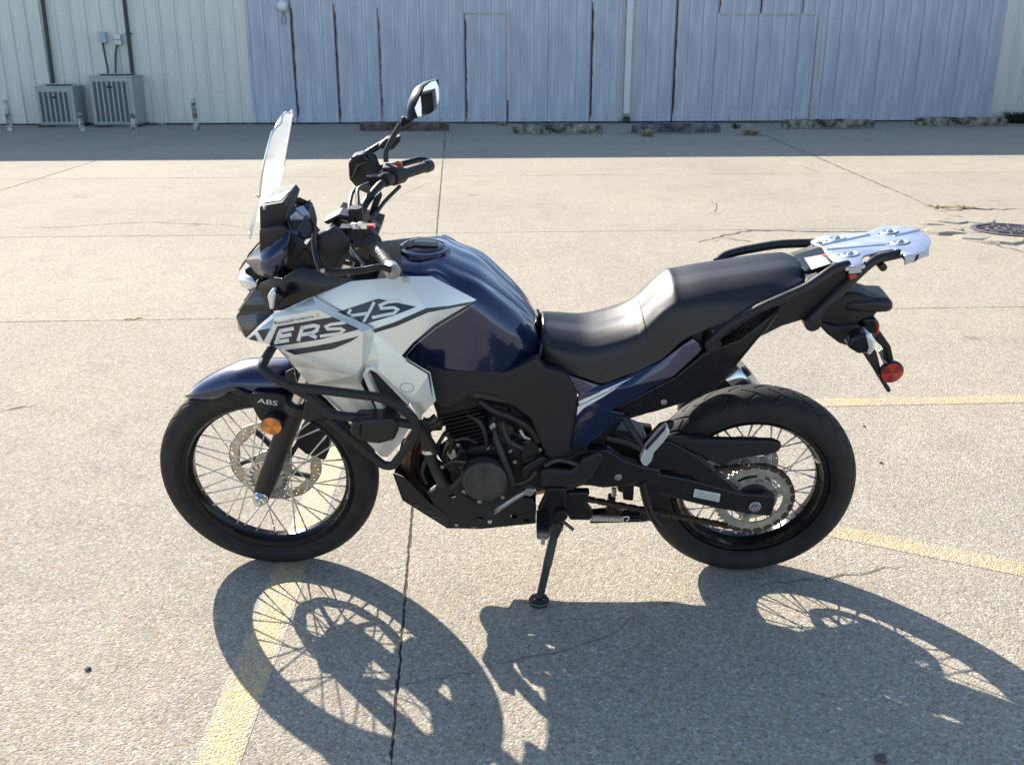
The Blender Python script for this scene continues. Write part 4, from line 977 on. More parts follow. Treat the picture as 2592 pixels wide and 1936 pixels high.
# brake reservoir and its bracket
plate('brake_reservoir', 'A', [(1380, 700), (1405, 655), (1490, 635), (1530, 690), (1450, 720), (1420, 800), (1385, 810)], -.27, .05, 'semi', bike, .006)
plate('reservoir_cap', 'A', [(1580, 590), (1640, 530), (1745, 515), (1742, 550), (1690, 610), (1640, 610)], -.33, .04, 'frame', bike, .006)
# mirror
mir_b = qs('A', [(1645, 690, -.27), (1640, 620, -.275), (1690, 520, -.29), (1745, 425, -.30)])
mo = tube('mirror', mir_b, .0075, 'frame', bike, 12, .03)
shell = [(1752, 372), (1775, 320), (1815, 245), (1865, 175), (1935, 122), (1990, 100), (2012, 112), (2020, 190), (2018, 255), (1995, 320), (1962, 352), (1900, 378), (1838, 395), (1790, 400)]
gl_ = [(1836, 385), (1838, 330), (1872, 235), (1905, 165), (1950, 132), (2005, 118), (2012, 180), (2010, 250), (1985, 318), (1955, 345), (1900, 368)]
mpl_o = q('A', 1930, 260, -.36); mpl_n = Vector((.90, -.42, .15)).normalized()
V0 = [qplane('A', x, y, mpl_o, mpl_n) for x, y in gl_]; c = sum(V0, Vector()) / len(V0); V0 = [c + (p - c) * 1.05 for p in V0]; n = len(V0)
V = list(V0); F = [tuple(range(n))]
for sc, b in ((1.02, .010), (.98, .022), (.80, .036), (.4, .042)): V += [c + (p - c) * sc - mpl_n * b for p in V0]
for r_ in range(4):
    for i in range(n): F.append((r_ * n + i, r_ * n + (i + 1) % n, (r_ + 1) * n + (i + 1) % n, (r_ + 1) * n + i))
F.append(tuple(range(4 * n, 5 * n)))
ms = mesh('mirror_shell', V, F, 'semi', mo, 40, True)
GV = [qplane('A', x, y, mpl_o, mpl_n) for x, y in gl_]; bm = bmesh.new(); bm.faces.new([bm.verts.new(p) for p in GV]); bmesh.ops.triangulate(bm, faces=bm.faces)
for _ in range(4): bmesh.ops.subdivide_edges(bm, edges=bm.edges[:], cuts=1, use_grid_fill=True)
for v in bm.verts: v.co = v.co + mpl_n * (.006 - (v.co - c).length_squared / (2 * .45))
for f in bm.faces:
    f.normal_update()
    if f.normal.dot(mpl_n) < 0: f.normal_flip()
me = bpy.data.meshes.new('mirror_glass'); bm.to_mesh(me); bm.free(); link('mirror_glass', me, 'mirror', mo, 80)
plate('mirror_foot', 'A', [(1735, 440), (1755, 375), (1840, 398), (1800, 430), (1760, 462)], -.305, .02, 'semi', mo, .004)
# clamps, ignition, cables
mesh('upper_clamp', *join(boxgeo(q('A', 1430, 1160, 0), (.12, .26, .03), Matrix.Rotation(R(18), 3, 'Y')), cyl(q('A', 1440, 1120, .045), (0, 0, 1), .02, .09), cyl(q('A', 1440, 1120, -.045), (0, 0, 1), .02, .09)), 'frame', bike, 30)
mesh('key_barrel', *cyl(q('A', 1440, 1230, .06), (.2, 0, 1), .016, .05), 'chrome', bike)
mesh('fork_cap', *join(cyl(q('A', 1400, 1180, .098), (.3, 0, 1), .024, .03), cyl(q('A', 1400, 1160, .098), (.3, 0, 1), .013, .02, 6)), 'frame', bike, 30)
for pts in ([(1450, 1060, 0), (1448, 960, -.05), (1450, 880, -.10), (1520, 840, -.18)], [(1385, 1070, 0), (1395, 960, -.06), (1430, 880, -.14), (1540, 850, -.2)], [(1530, 1110, -.02), (1580, 1040, -.08), (1640, 960, -.16), (1740, 860, -.24)], [(1480, 1250, .22), (1420, 1180, .12), (1330, 1200, .05), (1250, 1350, .02)], [(1500, 1270, .25), (1400, 1330, .14), (1290, 1420, .06), (1250, 1500, .03)], [(1270, 1420, .2), (1330, 1390, .18), (1400, 1400, .12)]):
    mesh('cable', *tubegeo(catmull(qs('A', pts), 6), .0055, 8), 'hose', bike)
plate('fork_tube_guard', 'A', [(1505, 1100), (1560, 940), (1600, 900), (1615, 930), (1570, 1050), (1545, 1115)], -.10, .02, 'matt', bike, .004)
# ------------------------------------------------------------------ tank
TK = [((95, 200), (100, 262, .066), (108, 330, .100), (112, 480, .128), (108, 950, .140)),
      ((200, 188), (215, 266, .074), (215, 330, .112), (220, 480, .138), (225, 1015, .150)),
      ((340, 178), (345, 262, .076), (345, 335, .118), (345, 430, .142), (345, 1040, .15)),
      ((470, 205), (480, 328, .079), (480, 400, .124), (480, 560, .156), (480, 1048, .158)),
      ((620, 280), (640, 402, .079), (640, 470, .124), (640, 680, .164), (640, 1058, .160)),
      ((790, 412), (800, 515, .064), (800, 580, .112), (800, 780, .158), (800, 1068, .155)),
      ((930, 545), (935, 620, .052), (935, 690, .098), (925, 850, .140), (920, 1030, .138)),
      ((1010, 628), (1010, 690, .043), (1012, 760, .078), (1000, 880, .112), (1000, 985, .112)),
      ((1055, 668), (1045, 735, .036), (1050, 800, .076), (1052, 880, .085), (1052, 960, .086))]
st = []
for i, (t, *rest) in enumerate(TK):
    c1 = q('D', *rest[0]); k = .0015 if 3 <= i <= 7 else -.001
    row = [Vector((c1.x, 0, c1.z + .0075 - k)), Vector((c1.x, c1.y * .45, c1.z + .0068)), Vector((c1.x, c1.y * .8, c1.z + .0035))]
    for x, y, w in rest: row.append(q('D', x, y, w))
    st.append(row)
tank = loftsym('fuel_tank', st, 'blue', bike, 6, 4, 'tank', 70)
stroke('border_stripe', 'B', [([(2268, 292), (2190, 334), (1985, 455), (1835, 580), (1765, 662), (1800, 700), (1940, 785), (1952, 850), (1966, 945)], [3, 10, 12, 13, 13, 13, 13, 10, 2])], 12, ['shroud', 'tank'], .0016, 'decal', shr)
stroke('border_pinstripe', 'B', [([(2255, 308), (2195, 345), (1993, 466), (1845, 590), (1785, 660), (1812, 690), (1900, 745)], [1, 3, 3.5, 4, 4, 4, 2])], 4, ['shroud', 'tank'], .0022, 'white', tank)
# filler cap, flush on top of the tank
zt = q('D', 280, 264, .075).z + .005; c = qplane('D', 265, 190, Vector((0, 0, zt)), Vector((0, 0, 1))); tilt = Matrix.Rotation(R(2), 4, 'Y')
def capx(g): return xf(g, Matrix.Translation(c) @ tilt @ Matrix.Rotation(R(-90), 4, 'X'))
cap = mesh('filler_cap', *capx(revolve([(.068, .010), (.068, -.004), (.062, -.007), (.055, -.007), (.052, -.003), (.0001, -.003)], 48)), 'blue', tank, 40)
mesh('cap_disc', *capx(revolve([(.051, .003), (.051, -.006), (.048, -.008), (.0001, -.008)], 40)), 'semi', cap, 40)
mesh('cap_flap', *xf(boxgeo((0, 0, .0105), (.068, .026, .005)), Matrix.Translation(c) @ tilt), 'frame', cap, 0)
mesh('cap_hinge', *xf(boxgeo((-.04, 0, .010), (.018, .045, .005)), Matrix.Translation(c) @ tilt), 'frame', cap, 0)
# ------------------------------------------------------------------ seat
SE = [('D', (1085, 668), (1085, 740, .060), (1088, 810, .078), (1078, 950, .092)), ('D', (1120, 668), (1125, 745, .075), (1120, 830, .096), (1105, 1010, .112)), ('D', (1200, 676), (1205, 760, .085), (1200, 860, .110), (1215, 1048, .128)), ('D', (1350, 685), (1365, 775, .098), (1370, 890, .128), (1380, 1092, .142)), ('D', (1500, 662), (1530, 770, .108), (1540, 885, .138), (1500, 1128, .148)),
      ('D', (1640, 622), (1690, 750, .112), (1710, 860, .142), (1640, 1082, .150)), ('D', (1728, 582), (0, 0, 0), (0, 0, 0), (1748, 1045, .150)), ('D', (1758, 562), (0, 0, 0), (0, 0, 0), (1775, 1032, .150)), ('D', (1800, 518), (1880, 660, .114), (1900, 780, .143), (1840, 1000, .150)), ('D', (1880, 440), (1965, 585, .114), (1990, 700, .142), (1930, 950, .150)), ('D', (1948, 378), (0, 0, 0), (0, 0, 0), (2030, 855, .150)), ('D', (1978, 360), (0, 0, 0), (0, 0, 0), (2070, 825, .150)),
      ('G', (150, 520), (215, 640, .110), (260, 740, .138), (240, 965, .150)), ('G', (300, 492), (340, 610, .108), (370, 715, .136), (380, 905, .148)), ('G', (480, 465), (520, 570, .106), (545, 670, .132), (560, 830, .145)), ('G', (700, 430), (740, 520, .102), (760, 605, .126), (780, 735, .138)), ('G', (880, 410), (920, 480, .094), (945, 550, .114), (950, 650, .125)), ('G', (970, 422), (1005, 480, .078), (1025, 535, .094), (1020, 605, .105)), ('G', (1015, 455), (1035, 495, .058), (1045, 535, .070), (1045, 580, .080))]
st = []
for z, t, *rest in SE:
    k = min(1, rest[2][2] / .135); sil = t[1] - 20; bx_, by_, bw = rest[2]; row = []
    for w, dy in ((0, 50), (.032, 80), (.060, 114), (.100, 192), (.128, 280)):
        y = min(sil + dy * k, by_ - 30 * k); f = (y - sil) / (by_ - sil); row.append(q(z, t[0] + (bx_ - t[0]) * f, y, w * k))
    row.append(q(z, bx_, by_, bw)); st.append(row)
seat = loftsym('seat', st, 'seat', bike, 5, 4, 'seat', 80)
stroke('seam', 'D', [[(1752, 556), (1775, 640), (1795, 720), (1800, 790), (1806, 845), (1788, 862)]], 7, ['seat'], .0022, 'hose', seat)
stroke('seam', 'D', [[(1806, 845), (1700, 950), (1600, 985), (1510, 1040), (1470, 1095)]], 3.5, ['seat'], .0015, 'hose', seat)
sp_ = qs('D', [(1062, 950, .100), (1078, 860, .088), (1088, 790, .068), (1092, 735, .040)]) + [q('D', 1090, 690, 0) + Vector((0, 0, .002))]
mesh('seat_strap', *tubegeo(catmull(sp_ + [mx(p) for p in sp_[-2::-1]], 5), .0065, 10), 'semi', bike)
# ------------------------------------------------------------------ side covers
scv = plate('frame_cover', 'D', [(255, 1000), (400, 1040), (560, 1042), (830, 1055), (1050, 955), (1075, 1000), (1110, 1035), (1200, 1050), (1255, 1075), (1325, 1200), (1322, 1300), (1275, 1600), (1230, 1660), (1120, 1650), (1050, 1500), (1000, 1380), (880, 1290), (760, 1220), (620, 1200), (560, 1230), (470, 1290), (400, 1320), (300, 1250)], .163, .035, 'matt', bike, .006, mir=True)
mesh('frame_core', *join(tubegeo(qs('D', [(350, 1150, .11), (900, 1250, .12), (1200, 1500, .12)]), .022, 10), tubegeo([mx(p) for p in qs('D', [(350, 1150, .11), (900, 1250, .12), (1200, 1500, .12)])], .022, 10)), 'frame', bike)
plate('air_box', 'D', [(380, 1060), (1050, 1010), (1230, 1100), (1280, 1300), (1230, 1520), (1010, 1560), (880, 1470), (820, 1250), (620, 1170), (430, 1230)], .105, .21, 'frame', bike, .01)
plate('seat_base', 'D', [(1085, 970), (1110, 1025), (1250, 1045), (1490, 1115), (1640, 1065), (1900, 945), (2060, 820), (2203, 735), (2203, 860), (1900, 1060), (1640, 1170), (1490, 1210), (1270, 1150), (1100, 1080)], .125, .25, 'frame', bike, .006)
plate('frame_plate', 'E', [(1120, 440), (1420, 420), (1490, 560), (1300, 660), (1130, 640)], .125, .25, 'frame', bike, .006)
rv = dict(a=(1255, 1068, .150), b=(1490, 1142, .152), b2=(1650, 1090, .153), c=(1905, 978, .150), d=(2060, 860, .145), e=(2130, 815, .142), f=(2215, 870, .138), g=(2160, 935, .150), h=(2000, 1080, .165), i=(1640, 1278, .168), j=(1560, 1322, .170), k=(1660, 1342, .165), l=(1385, 1572, .155), m=(1275, 1580, .150), n=(1322, 1300, .158), o=(1332, 1210, .160), p=(1700, 1150, .172))
facets('rear_cowl', 'D', rv, [('a', 'b', 'b2', 'p', 'o'), ('b2', 'c', 'h', 'p'), ('c', 'd', 'e', 'f', 'g', 'h'), ('p', 'h', 'i'), ('o', 'p', 'i', 'j', 'n'), ('j', 'k', 'l', 'm', 'n')], 'blue', bike, .006, .003, 'rcowl', True, 35)
rcw = bpy.data.objects['rear_cowl']
decal('graphic_stripe', 'D', [(1335, 1252), (1480, 1188), (1720, 1085), (1560, 1172), (1340, 1278)], ['rcowl'], .0018, 'white', rcw)
decal('graphic_stripe', 'D', [(1328, 1290), (1470, 1222), (1640, 1135), (1500, 1225), (1370, 1300), (1322, 1350)], ['rcowl'], .0018, 'white', rcw)
plate('inner_fender', 'G', [(-310, 1490), (-240, 1440), (130, 1250), (335, 1085), (590, 985), (870, 770), (850, 830), (780, 930), (700, 1005), (560, 1160), (410, 1305), (400, 1340), (320, 1395), (230, 1425), (0, 1495), (-130, 1525)], .150, .30, 'semi', bike, .006)
bolt('G', 55, 1425, .156, .0085, 'alu', bike)
sf_ = plate('fender_seam', 'G', [(860, 780), (868, 785), (700, 1000), (470, 1280), (400, 1340), (230, 1430), (225, 1422), (395, 1330), (465, 1270), (693, 995)], .153, .004, 'frame', bike, 0)
# tail section
plate('tail_cover', 'G', [(370, 960), (560, 930), (760, 800), (1010, 640), (1045, 590), (1180, 545), (1270, 500), (1345, 510), (1350, 570), (1240, 690), (1060, 850), (880, 905), (700, 995), (560, 1000)], .105, .21, 'matt', bike, .010)
tl = plate('tail_top', 'G', [(1030, 520), (1080, 500), (1180, 470), (1250, 450), (1250, 490), (1080, 540)], .06, .12, 'semi', bike, .004)
n_ = Vector((-.05, 0, 1)).normalized(); o_ = q('G', 1140, 478, .06)
lb = [(1032, 436), (1178, 408), (1238, 468), (1082, 518)]
mesh('warning_label', [qplane('G', x, y, o_, n_) + Vector((0, 0, .006)) for x, y in lb], [(0, 1, 2, 3)], 'label', tl, 0)
mesh('warning_stripe', [qplane('G', x, y, o_, n_) + Vector((0, 0, .0075)) for x, y in [(1150, 416), (1178, 410), (1190, 422), (1162, 428)]], [(0, 1, 2, 3)], 'orange', tl, 0)
tail = plate('tail_cowl', 'G', [(1050, 850), (1190, 740), (1300, 672), (1400, 668), (1540, 708), (1560, 790), (1530, 835), (1440, 865), (1340, 930), (1230, 900), (1110, 868)], .050, .10, 'matt', bike, .012)
plate('tail_bumper', 'G', [(1330, 725), (1540, 712), (1630, 715), (1662, 745), (1662, 778), (1640, 810), (1560, 812), (1440, 810), (1300, 800)], .055, .11, 'frame', bike, .014)
plate('under_tail', 'G', [(1110, 862), (1250, 900), (1400, 880), (1470, 930), (1400, 1000), (1350, 1045), (1280, 1020), (1200, 960)], .060, .12, 'matt', bike, .008)
plate('tail_light', 'G', [(1440, 850), (1530, 840), (1562, 880), (1558, 945), (1520, 965), (1450, 930)], .055, .11, 'semi', bike, .008)
plate('tail_lens', 'G', [(1538, 875), (1563, 882), (1560, 945), (1530, 965), (1540, 930)], .057, .114, 'red', bike, .003)
ri = plate('indicator', 'G', [(1335, 1045), (1375, 975), (1440, 950), (1490, 955), (1522, 1000), (1526, 1060), (1495, 1096), (1410, 1092)], .175, .045, 'semi', bike, .008)
plate('lens', 'G', [(1465, 958), (1492, 952), (1524, 1000), (1528, 1058), (1497, 1098), (1472, 1096), (1486, 1050)], .179, .05, 'lens', ri, .006)
mesh('stem', *tubegeo([q('G', 1400, 1000, .15), q('G', 1390, 990, .04)], .012, 10), 'hose', ri)
mirrored(ri)
plate('plate_bracket', 'G', [(1445, 1090), (1540, 1075), (1562, 1160), (1575, 1230), (1642, 1345), (1632, 1365), (1612, 1355), (1550, 1245)], .045, .09, 'matt', bike, .004)
plate('plate_light_stay', 'G', [(1560, 925), (1640, 1040), (1665, 1155), (1615, 1165), (1600, 1060), (1530, 1000)], .02, .04, 'matt', bike, .004)
plate('plate_edge', 'G', [(1550, 1075), (1590, 1050), (1612, 1150), (1590, 1165)], -.01, .006, 'label', bike, .001)
reflector('G', 1645, 1220, .055, .0295, 'red', 'red2', bike, 'red_reflector')
# ------------------------------------------------------------------ rack
def rk(name, pts, r=.0125, mir=True, rr=.04):
    P = qs('G', pts); o = tube(name, P, r, 'frame', bike, 14, rr)
    if mir: mirrored(o)
    return o
tube('grab_rail', qs('G', [(425, 450, -.12), (480, 402, -.145), (600, 370, -.150), (840, 327, -.145), (1000, 320, -.140), (1120, 318, -.13), (1200, 330, -.10)]), .0125, 'frame', bike, 14, .04)
rk('grab_rail', [(395, 995, .150), (500, 905, .155), (690, 785, .158), (1045, 632, .150), (1150, 560, .140), (1245, 492, .128), (1340, 470, .110)], mir=False)
rk('rack_strut', [(1080, 845, .125), (1230, 705, .120), (1350, 590, .112), (1455, 490, .100), (1530, 430, .09), (1700, 392, .075)], mir=False)
tube('rack_strut', [mx(p) - Vector((0, 0, .03)) for p in qs('G', [(1080, 845, .125), (1230, 705, .120), (1350, 590, .112), (1455, 490, .100), (1530, 430, .09)])], .0125, 'frame', bike, 14, .04)
for (x, y, w) in ((390, 1000, .15), (1080, 850, .125)): mesh('rail_mount', *cyl(q('G', x, y, w - .025), (0, 1, 0), .022, .06), 'frame', bike)
for x, y in ((1300, 480), (1600, 420)):
    p = q('G', x, y, .1) - Vector((0, 0, .028)); mesh('rack_crossbar', *tubegeo([Vector((p.x, -.1, p.z)), Vector((p.x, .1, p.z))], .010, 10), 'frame', bike)
pa, pb, pc = q('G', 1375, 470, .128), q('G', 1740, 385, .095), q('G', 1120, 290, -.128)
pn = (pb - pa).cross(pc - pa).normalized(); pn = pn if pn.z > 0 else -pn
outl = [(1088, 300), (1115, 280), (1160, 265), (1300, 250), (1455, 242), (1495, 232), (1545, 210), (1620, 198), (1690, 195), (1760, 203), (1835, 222), (1905, 270), (1918, 300), (1905, 345), (1880, 372), (1820, 388), (1740, 412), (1722, 395), (1690, 368), (1650, 358), (1560, 375), (1455, 405), (1440, 420), (1432, 465), (1375, 480), (1345, 470), (1300, 450), (1245, 448), (1225, 430), (1185, 385), (1158, 345), (1140, 335), (1100, 325)]
bm = bmesh.new(); vs_ = [bm.verts.new(qplane('G', x, y, pa, pn)) for x, y in outl]; bm.faces.new(vs_); bmesh.ops.recalc_face_normals(bm, faces=bm.faces)
if bm.faces[:][0].normal.dot(pn) < 0: bmesh.ops.reverse_faces(bm, faces=bm.faces)
me = bpy.data.meshes.new('rack_plate'); bm.to_mesh(me); bm.free()
rp = link('rack_plate', me, 'plate', bike, 30); sd = rp.modifiers.new('solid', 'SOLIDIFY'); sd.thickness = .005; sd.offset = -1; bevel(rp, .0015)
def onplate(x, y, h=0.0): return qplane('G', x, y, pa, pn) + pn * h
# turned-down lips
for a, b in (((1432, 465), (1345, 475)), ((1905, 345), (1740, 412)), ((1088, 300), (1100, 325))):
    P = [onplate(*a), onplate(*b)]; P += [P[1] - pn * .022, P[0] - pn * .022]; o = mesh('lip', P, [(0, 1, 2, 3)], 'plate', rp, 0); o.modifiers.new('solid', 'SOLIDIFY').thickness = .004
bx = (onplate(1740, 300) - onplate(1400, 330)).normalized(); by = pn.cross(bx)
PR = Matrix((bx, by, pn)).transposed()
for x, y in ((1262, 288), (1630, 242), (1705, 315), (1355, 398)):
    c = onplate(x, y); Mx = Matrix.Translation(c) @ PR.to_4x4() @ Matrix.Rotation(R(-90), 4, 'X')
    d_ = mesh('dimple', *xf(revolve([(.024, -.001), (.021, -.0035), (.014, -.0025), (.012, -.0015), (.0001, -.0015)], 32), Mx), 'plate', rp, 25)
    mesh('rack_bolt', *join(xf(cyl((0, -.004, 0), (0, 1, 0), .0085, .006, 16, .3), Mx), xf(cyl((0, -.0075, 0), (0, 1, 0), .004, .002, 6), Mx)), 'chrome', rp, 40)
for x, y in ((1190, 302), (1555, 253), (1620, 322), (1272, 402)): 
    Mx = Matrix.Translation(onplate(x, y, .0004)) @ PR.to_4x4() @ Matrix.Rotation(R(-90), 4, 'X'); mesh('hole', *xf(cyl((0, 0, 0), (0, 1, 0), .003, .001, 10), Mx), 'dark', rp, 0)
for a, b in (((1150, 335), (1490, 262)), ((1190, 365), (1600, 330)), ((1660, 270), (1840, 228))):
    mesh('pressed_rib', *tubegeo([onplate(*a, .0), onplate(*b, .0)], .004, 8), 'plate', rp)
tube('tie_hook', qs('G', [(1712, 395, .10), (1750, 445, .105), (1810, 440, .105), (1830, 378, .10)]), .0045, 'frame', rp, 8, .01)
mesh('rack_lamp', *cyl(q('G', 1362, 535, .10), (0, 1, 0), .010, .04), 'red', bike)
for x, y, w in ((1335, 495, .125), (1440, 480, .115)): bolt('G', x, y, w, .007, 'chrome', bike)

# ------------------------------------------------------------------ engine
case = plate('crankcase', 'E', [(470, 600), (555, 490), (700, 465), (770, 455), (960, 478), (1080, 520), (1180, 570), (1500, 500), (1600, 560), (1560, 650), (1430, 745), (1290, 790), (1080, 770), (960, 860), (700, 870), (560, 790), (490, 700)], .125, .25, 'engine', bike, .010)
plate('engine_cover', 'E', [(560, 600), (620, 560), (740, 545), (860, 570), (905, 640), (925, 745), (880, 810), (780, 850), (680, 840), (600, 790), (565, 700)], .150, .03, 'engine', bike, .008)
cc = q('E', 738, 700, .168)
mesh('stator_cover', *join(cyl(cc, (0, 1, 0), .064, .035, 48, .25), cyl(cc + Vector((0, -.017, 0)), (0, 1, 0), .050, .006, 40, .3)), 'dusty', case, 40)
ca = q('E', 440, 240, .09); cb = q('E', 560, 520, .09); cdir = Vector(((q('E', 620, 480, .09) - q('E', 520, 200, .09)))); cdir.y = 0; cdir.normalize(); cperp = Vector((cdir.z, 0, -cdir.x))
gs = []
top = q('E', 560, 190, .09); top.y = 0
for k in range(9):
    c_ = top + cdir * (.012 + k * .013); gs.append(boxgeo(c_, (.125 - (.012 if k % 2 else 0), .215, .005), Matrix((cperp, Vector((0, 1, 0)), cdir)).transposed()))
gs.append(boxgeo(top + cdir * .06, (.10, .19, .14), Matrix((cperp, Vector((0, 1, 0)), cdir)).transposed()))
mesh('cylinder', *join(*gs), 'engine', bike, 0)
hd_ = boxgeo(top - cdir * .035, (.13, .23, .085), Matrix((cperp, Vector((0, 1, 0)), cdir)).transposed())
bevel(mesh('cylinder_head', *hd_, 'engine', bike, 0), .010)
plate('cam_cover', 'E', [(390, 250), (500, 190), (680, 110), (700, 180), (560, 250), (430, 310)], .10, .20, 'engine', bike, .008)
for x, y in ((757, 475), (912, 497), (945, 575), (558, 605), (1120, 488), (640, 560), (850, 570), (905, 700), (860, 820), (700, 850), (590, 780)): bolt('E', x, y, .140, .0062, 'alu', case)
plate('water_pump', 'E', [(430, 590), (455, 500), (500, 450), (560, 455), (600, 510), (610, 600), (560, 640), (480, 650)], .145, .06, 'engine', case, .01)
for pts, r in (([(480, 560, .16), (500, 480, .17), (515, 410, .165)], .006), ([(540, 600, .165), (560, 500, .17), (600, 520, .165), (590, 600, .16)], .005), ([(440, 610, .16), (520, 570, .172), (600, 575, .168)], .006)): mesh('coolant_pipe', *tubegeo(catmull(qs('E', pts), 5), r, 8), 'semi', case)
for x, y in ((505, 470), (548, 455), (440, 610)): bolt('E', x, y, .165, .005, 'alu', case)
tube('breather_hose', qs('E', [(800, 300, .12), (810, 400, .15), (870, 560, .165), (935, 730, .165)]), .010, 'hose', bike, 10, .06)
plate('throttle_body', 'E', [(760, 310), (830, 300), (950, 340), (940, 400), (860, 420), (790, 380)], .128, .12, 'dusty', bike, .012)
plate('starter_cover', 'E', [(980, 440), (1060, 420), (1110, 470), (1150, 540), (1000, 640), (990, 560)], .145, .04, 'engine', case, .006)
plate('engine_bracket', 'E', [(995, 620), (1130, 540), (1190, 560), (1060, 640), (1040, 720), (990, 710)], .165, .02, 'frame', bike, .005)
# small plumbing and wiring round the engine
for pts, r, m_ in (([(700, 150, .14), (800, 215, .15), (920, 260, .15), (1040, 330, .15), (1110, 430, .15)], .011, 'frame'), ([(620, 250, .13), (700, 300, .15), (740, 400, .15), (750, 470, .14)], .006, 'hose'),
                   ([(460, 380, .15), (520, 420, .165), (600, 410, .16), (680, 440, .14)], .005, 'hose'), ([(860, 300, .15), (900, 420, .155), (1000, 480, .155)], .0075, 'hose'), ([(980, 350, .15), (1010, 400, .155), (1050, 415, .15)], .005, 'alu'),
                   ([(600, 640, .16), (560, 700, .15), (500, 760, .14)], .007, 'hose'), ([(960, 730, .165), (1040, 700, .17), (1100, 640, .17)], .006, 'hose'), ([(1150, 600, .18), (1250, 560, .175), (1380, 590, .17)], .007, 'hose'),
                   ([(330, 560, .14), (300, 640, .13), (330, 720, .12)], .006, 'frame'), ([(400, 260, .14), (350, 300, .15), (300, 290, .15)], .012, 'hose')):
    mesh('engine_hose', *tubegeo(catmull(qs('E', pts), 5), r, 8), m_, bike)
for pts, w, th, m_ in (([(880, 430), (940, 420), (960, 480), (900, 500)], .150, .03, 'engine'), ([(1020, 560), (1090, 540), (1110, 600), (1040, 620)], .152, .03, 'engine'), ([(470, 520), (520, 490), (545, 540), (500, 570)], .172, .02, 'alu'), ([(350, 775), (390, 745), (398, 760), (360, 792)], .125, .01, 'alu'), ([(760, 330), (800, 300), (820, 330), (780, 365)], .14, .03, 'alu')):
    plate('engine_fitting', 'E', pts, w, th, m_, bike, .003)
mesh('shadow_fill_box', *boxgeo((-.49, .115, .318), (.34, .11, .135)), 'frame', bike, 0)  # box added out of sight to close a bright hole in the bike's shadow
# radiator hose with clip, crash-bar bracket
hs = tube('radiator_hose', qs('E', [(300, 300, .15), (330, 420, .15), (350, 520, .15), (400, 640, .14), (440, 720, .12)]), .017, 'hose', bike, 12, .05)
mesh('hose_clip', *xf(revolve([(.0175, -.005), (.0195, -.005), (.0195, .005), (.0175, .005)], 24, True), Matrix.Translation(q('E', 343, 500, .15)) @ Matrix.Rotation(R(75), 4, 'X')), 'steel', hs)
tube('wire_loom', qs('E', [(460, 370, .14), (400, 470, .15), (310, 590, .14)]), .006, 'hose', bike, 8)
# exhaust headers from the head, down behind the skid plate, along to the far side
for k, dx in enumerate((0, 40)):
    mesh('exhaust_header', *tubegeo(catmull(qs('E', [(430, 300 + dx * .3, .06 - k * .11), (300 + dx, 330, .06 - k * .11), (215 + dx, 450, .06 - k * .1), (195 + dx, 600, .05 - k * .09), (230 + dx, 740, .04 - k * .08), (330 + dx, 810, .02 - k * .06), (520, 850, -.02), (900, 800, -.06)]), 6), .019, 14), 'exh', bike)
mesh('exhaust_pipe', *tubegeo(catmull(qs('E', [(900, 800, -.06), (1250, 720, -.10), (1500, 640, -.14), (1800, 480, -.17), (2000, 400, -.17), (2100, 330, -.17)]), 6), .022, 14), 'exh', bike)
mo_, me_ = q('F', 470, 560, -.165), q('F', 875, 240, -.165); md_ = (me_ - mo_).normalized()
mf = mesh('muffler', *tubegeo([mo_ - md_ * .02, mo_, mo_ + md_ * .03, me_ - md_ * .03, me_ - md_ * .029], [.025, .03, .065, .080, .078], 28, True, .8), 'frame', bike, 40, True)
mesh('muffler_end', *tubegeo([me_ - md_ * .035, me_ - md_ * .034, me_ + md_ * .005, me_ + md_ * .015, me_ + md_ * .016, me_ - md_ * .005], [.075, .082, .082, .076, .064, .06], 28, True, .8), 'chrome', mf, 40)
mesh('muffler_outlet', *tubegeo([me_, me_ + md_ * .022], .018, 16), 'dark', mf)
# skid plate
hol = lambda cx, cy, rx, ry: [(cx + rx * math.cos(a * .5236), cy + ry * math.sin(a * .5236)) for a in range(12)]
sk = plate('skid_plate', 'E', [(335, 795), (370, 760), (430, 718), (540, 740), (580, 800), (640, 840), (700, 860), (800, 850), (900, 815), (1060, 830), (1095, 880), (1090, 992), (900, 1022), (720, 1032), (480, 1030), (500, 962), (380, 872)], .120, .006, 'matt', bike, .002, [hol(510, 812, 24, 14), hol(705, 969, 27, 13), hol(940, 956, 26, 14), hol(1030, 985, 26, 10)], mir=True)
fv = dict(a=(103, 655, .10), b=(170, 682, .118), c=(350, 862, .120), d=(498, 965, .120), e=(478, 1030, .118), f=(170, 836, .105), g=(120, 600, .10), h=(175, 640, .11))
facets('skid_front', 'E', dict(a=(103, 655, .095), b=(170, 682, .118), c=(350, 862, .120), d=(498, 965, .120), e=(475, 1030, .110), f=(168, 838, .100)), [('a', 'b', 'c', 'f'), ('c', 'd', 'e', 'f')], 'matt', sk, .004, .001, 'skf', True, 20)
P = [q('E', 103, 655, .095), q('E', 168, 838, .10), q('E', 475, 1030, .11), q('E', 720, 1034, .118), q('E', 1090, 995, .118)]
V = P + [mx(p) for p in P]; o = mesh('skid_floor', V, [(i, i + 1, i + 6, i + 5) for i in range(4)], 'matt', sk, 0); o.modifiers.new('solid', 'SOLIDIFY').thickness = .004
for cx, cy in ((345, 917), (265, 880), (398, 958)):
    d_ = decal('slot', 'E', hol(cx, cy, 30, 8), ['skf'], .002, 'dark', sk, 20)
bolt('E', 538, 1012, .124, .005, 'alu', sk)
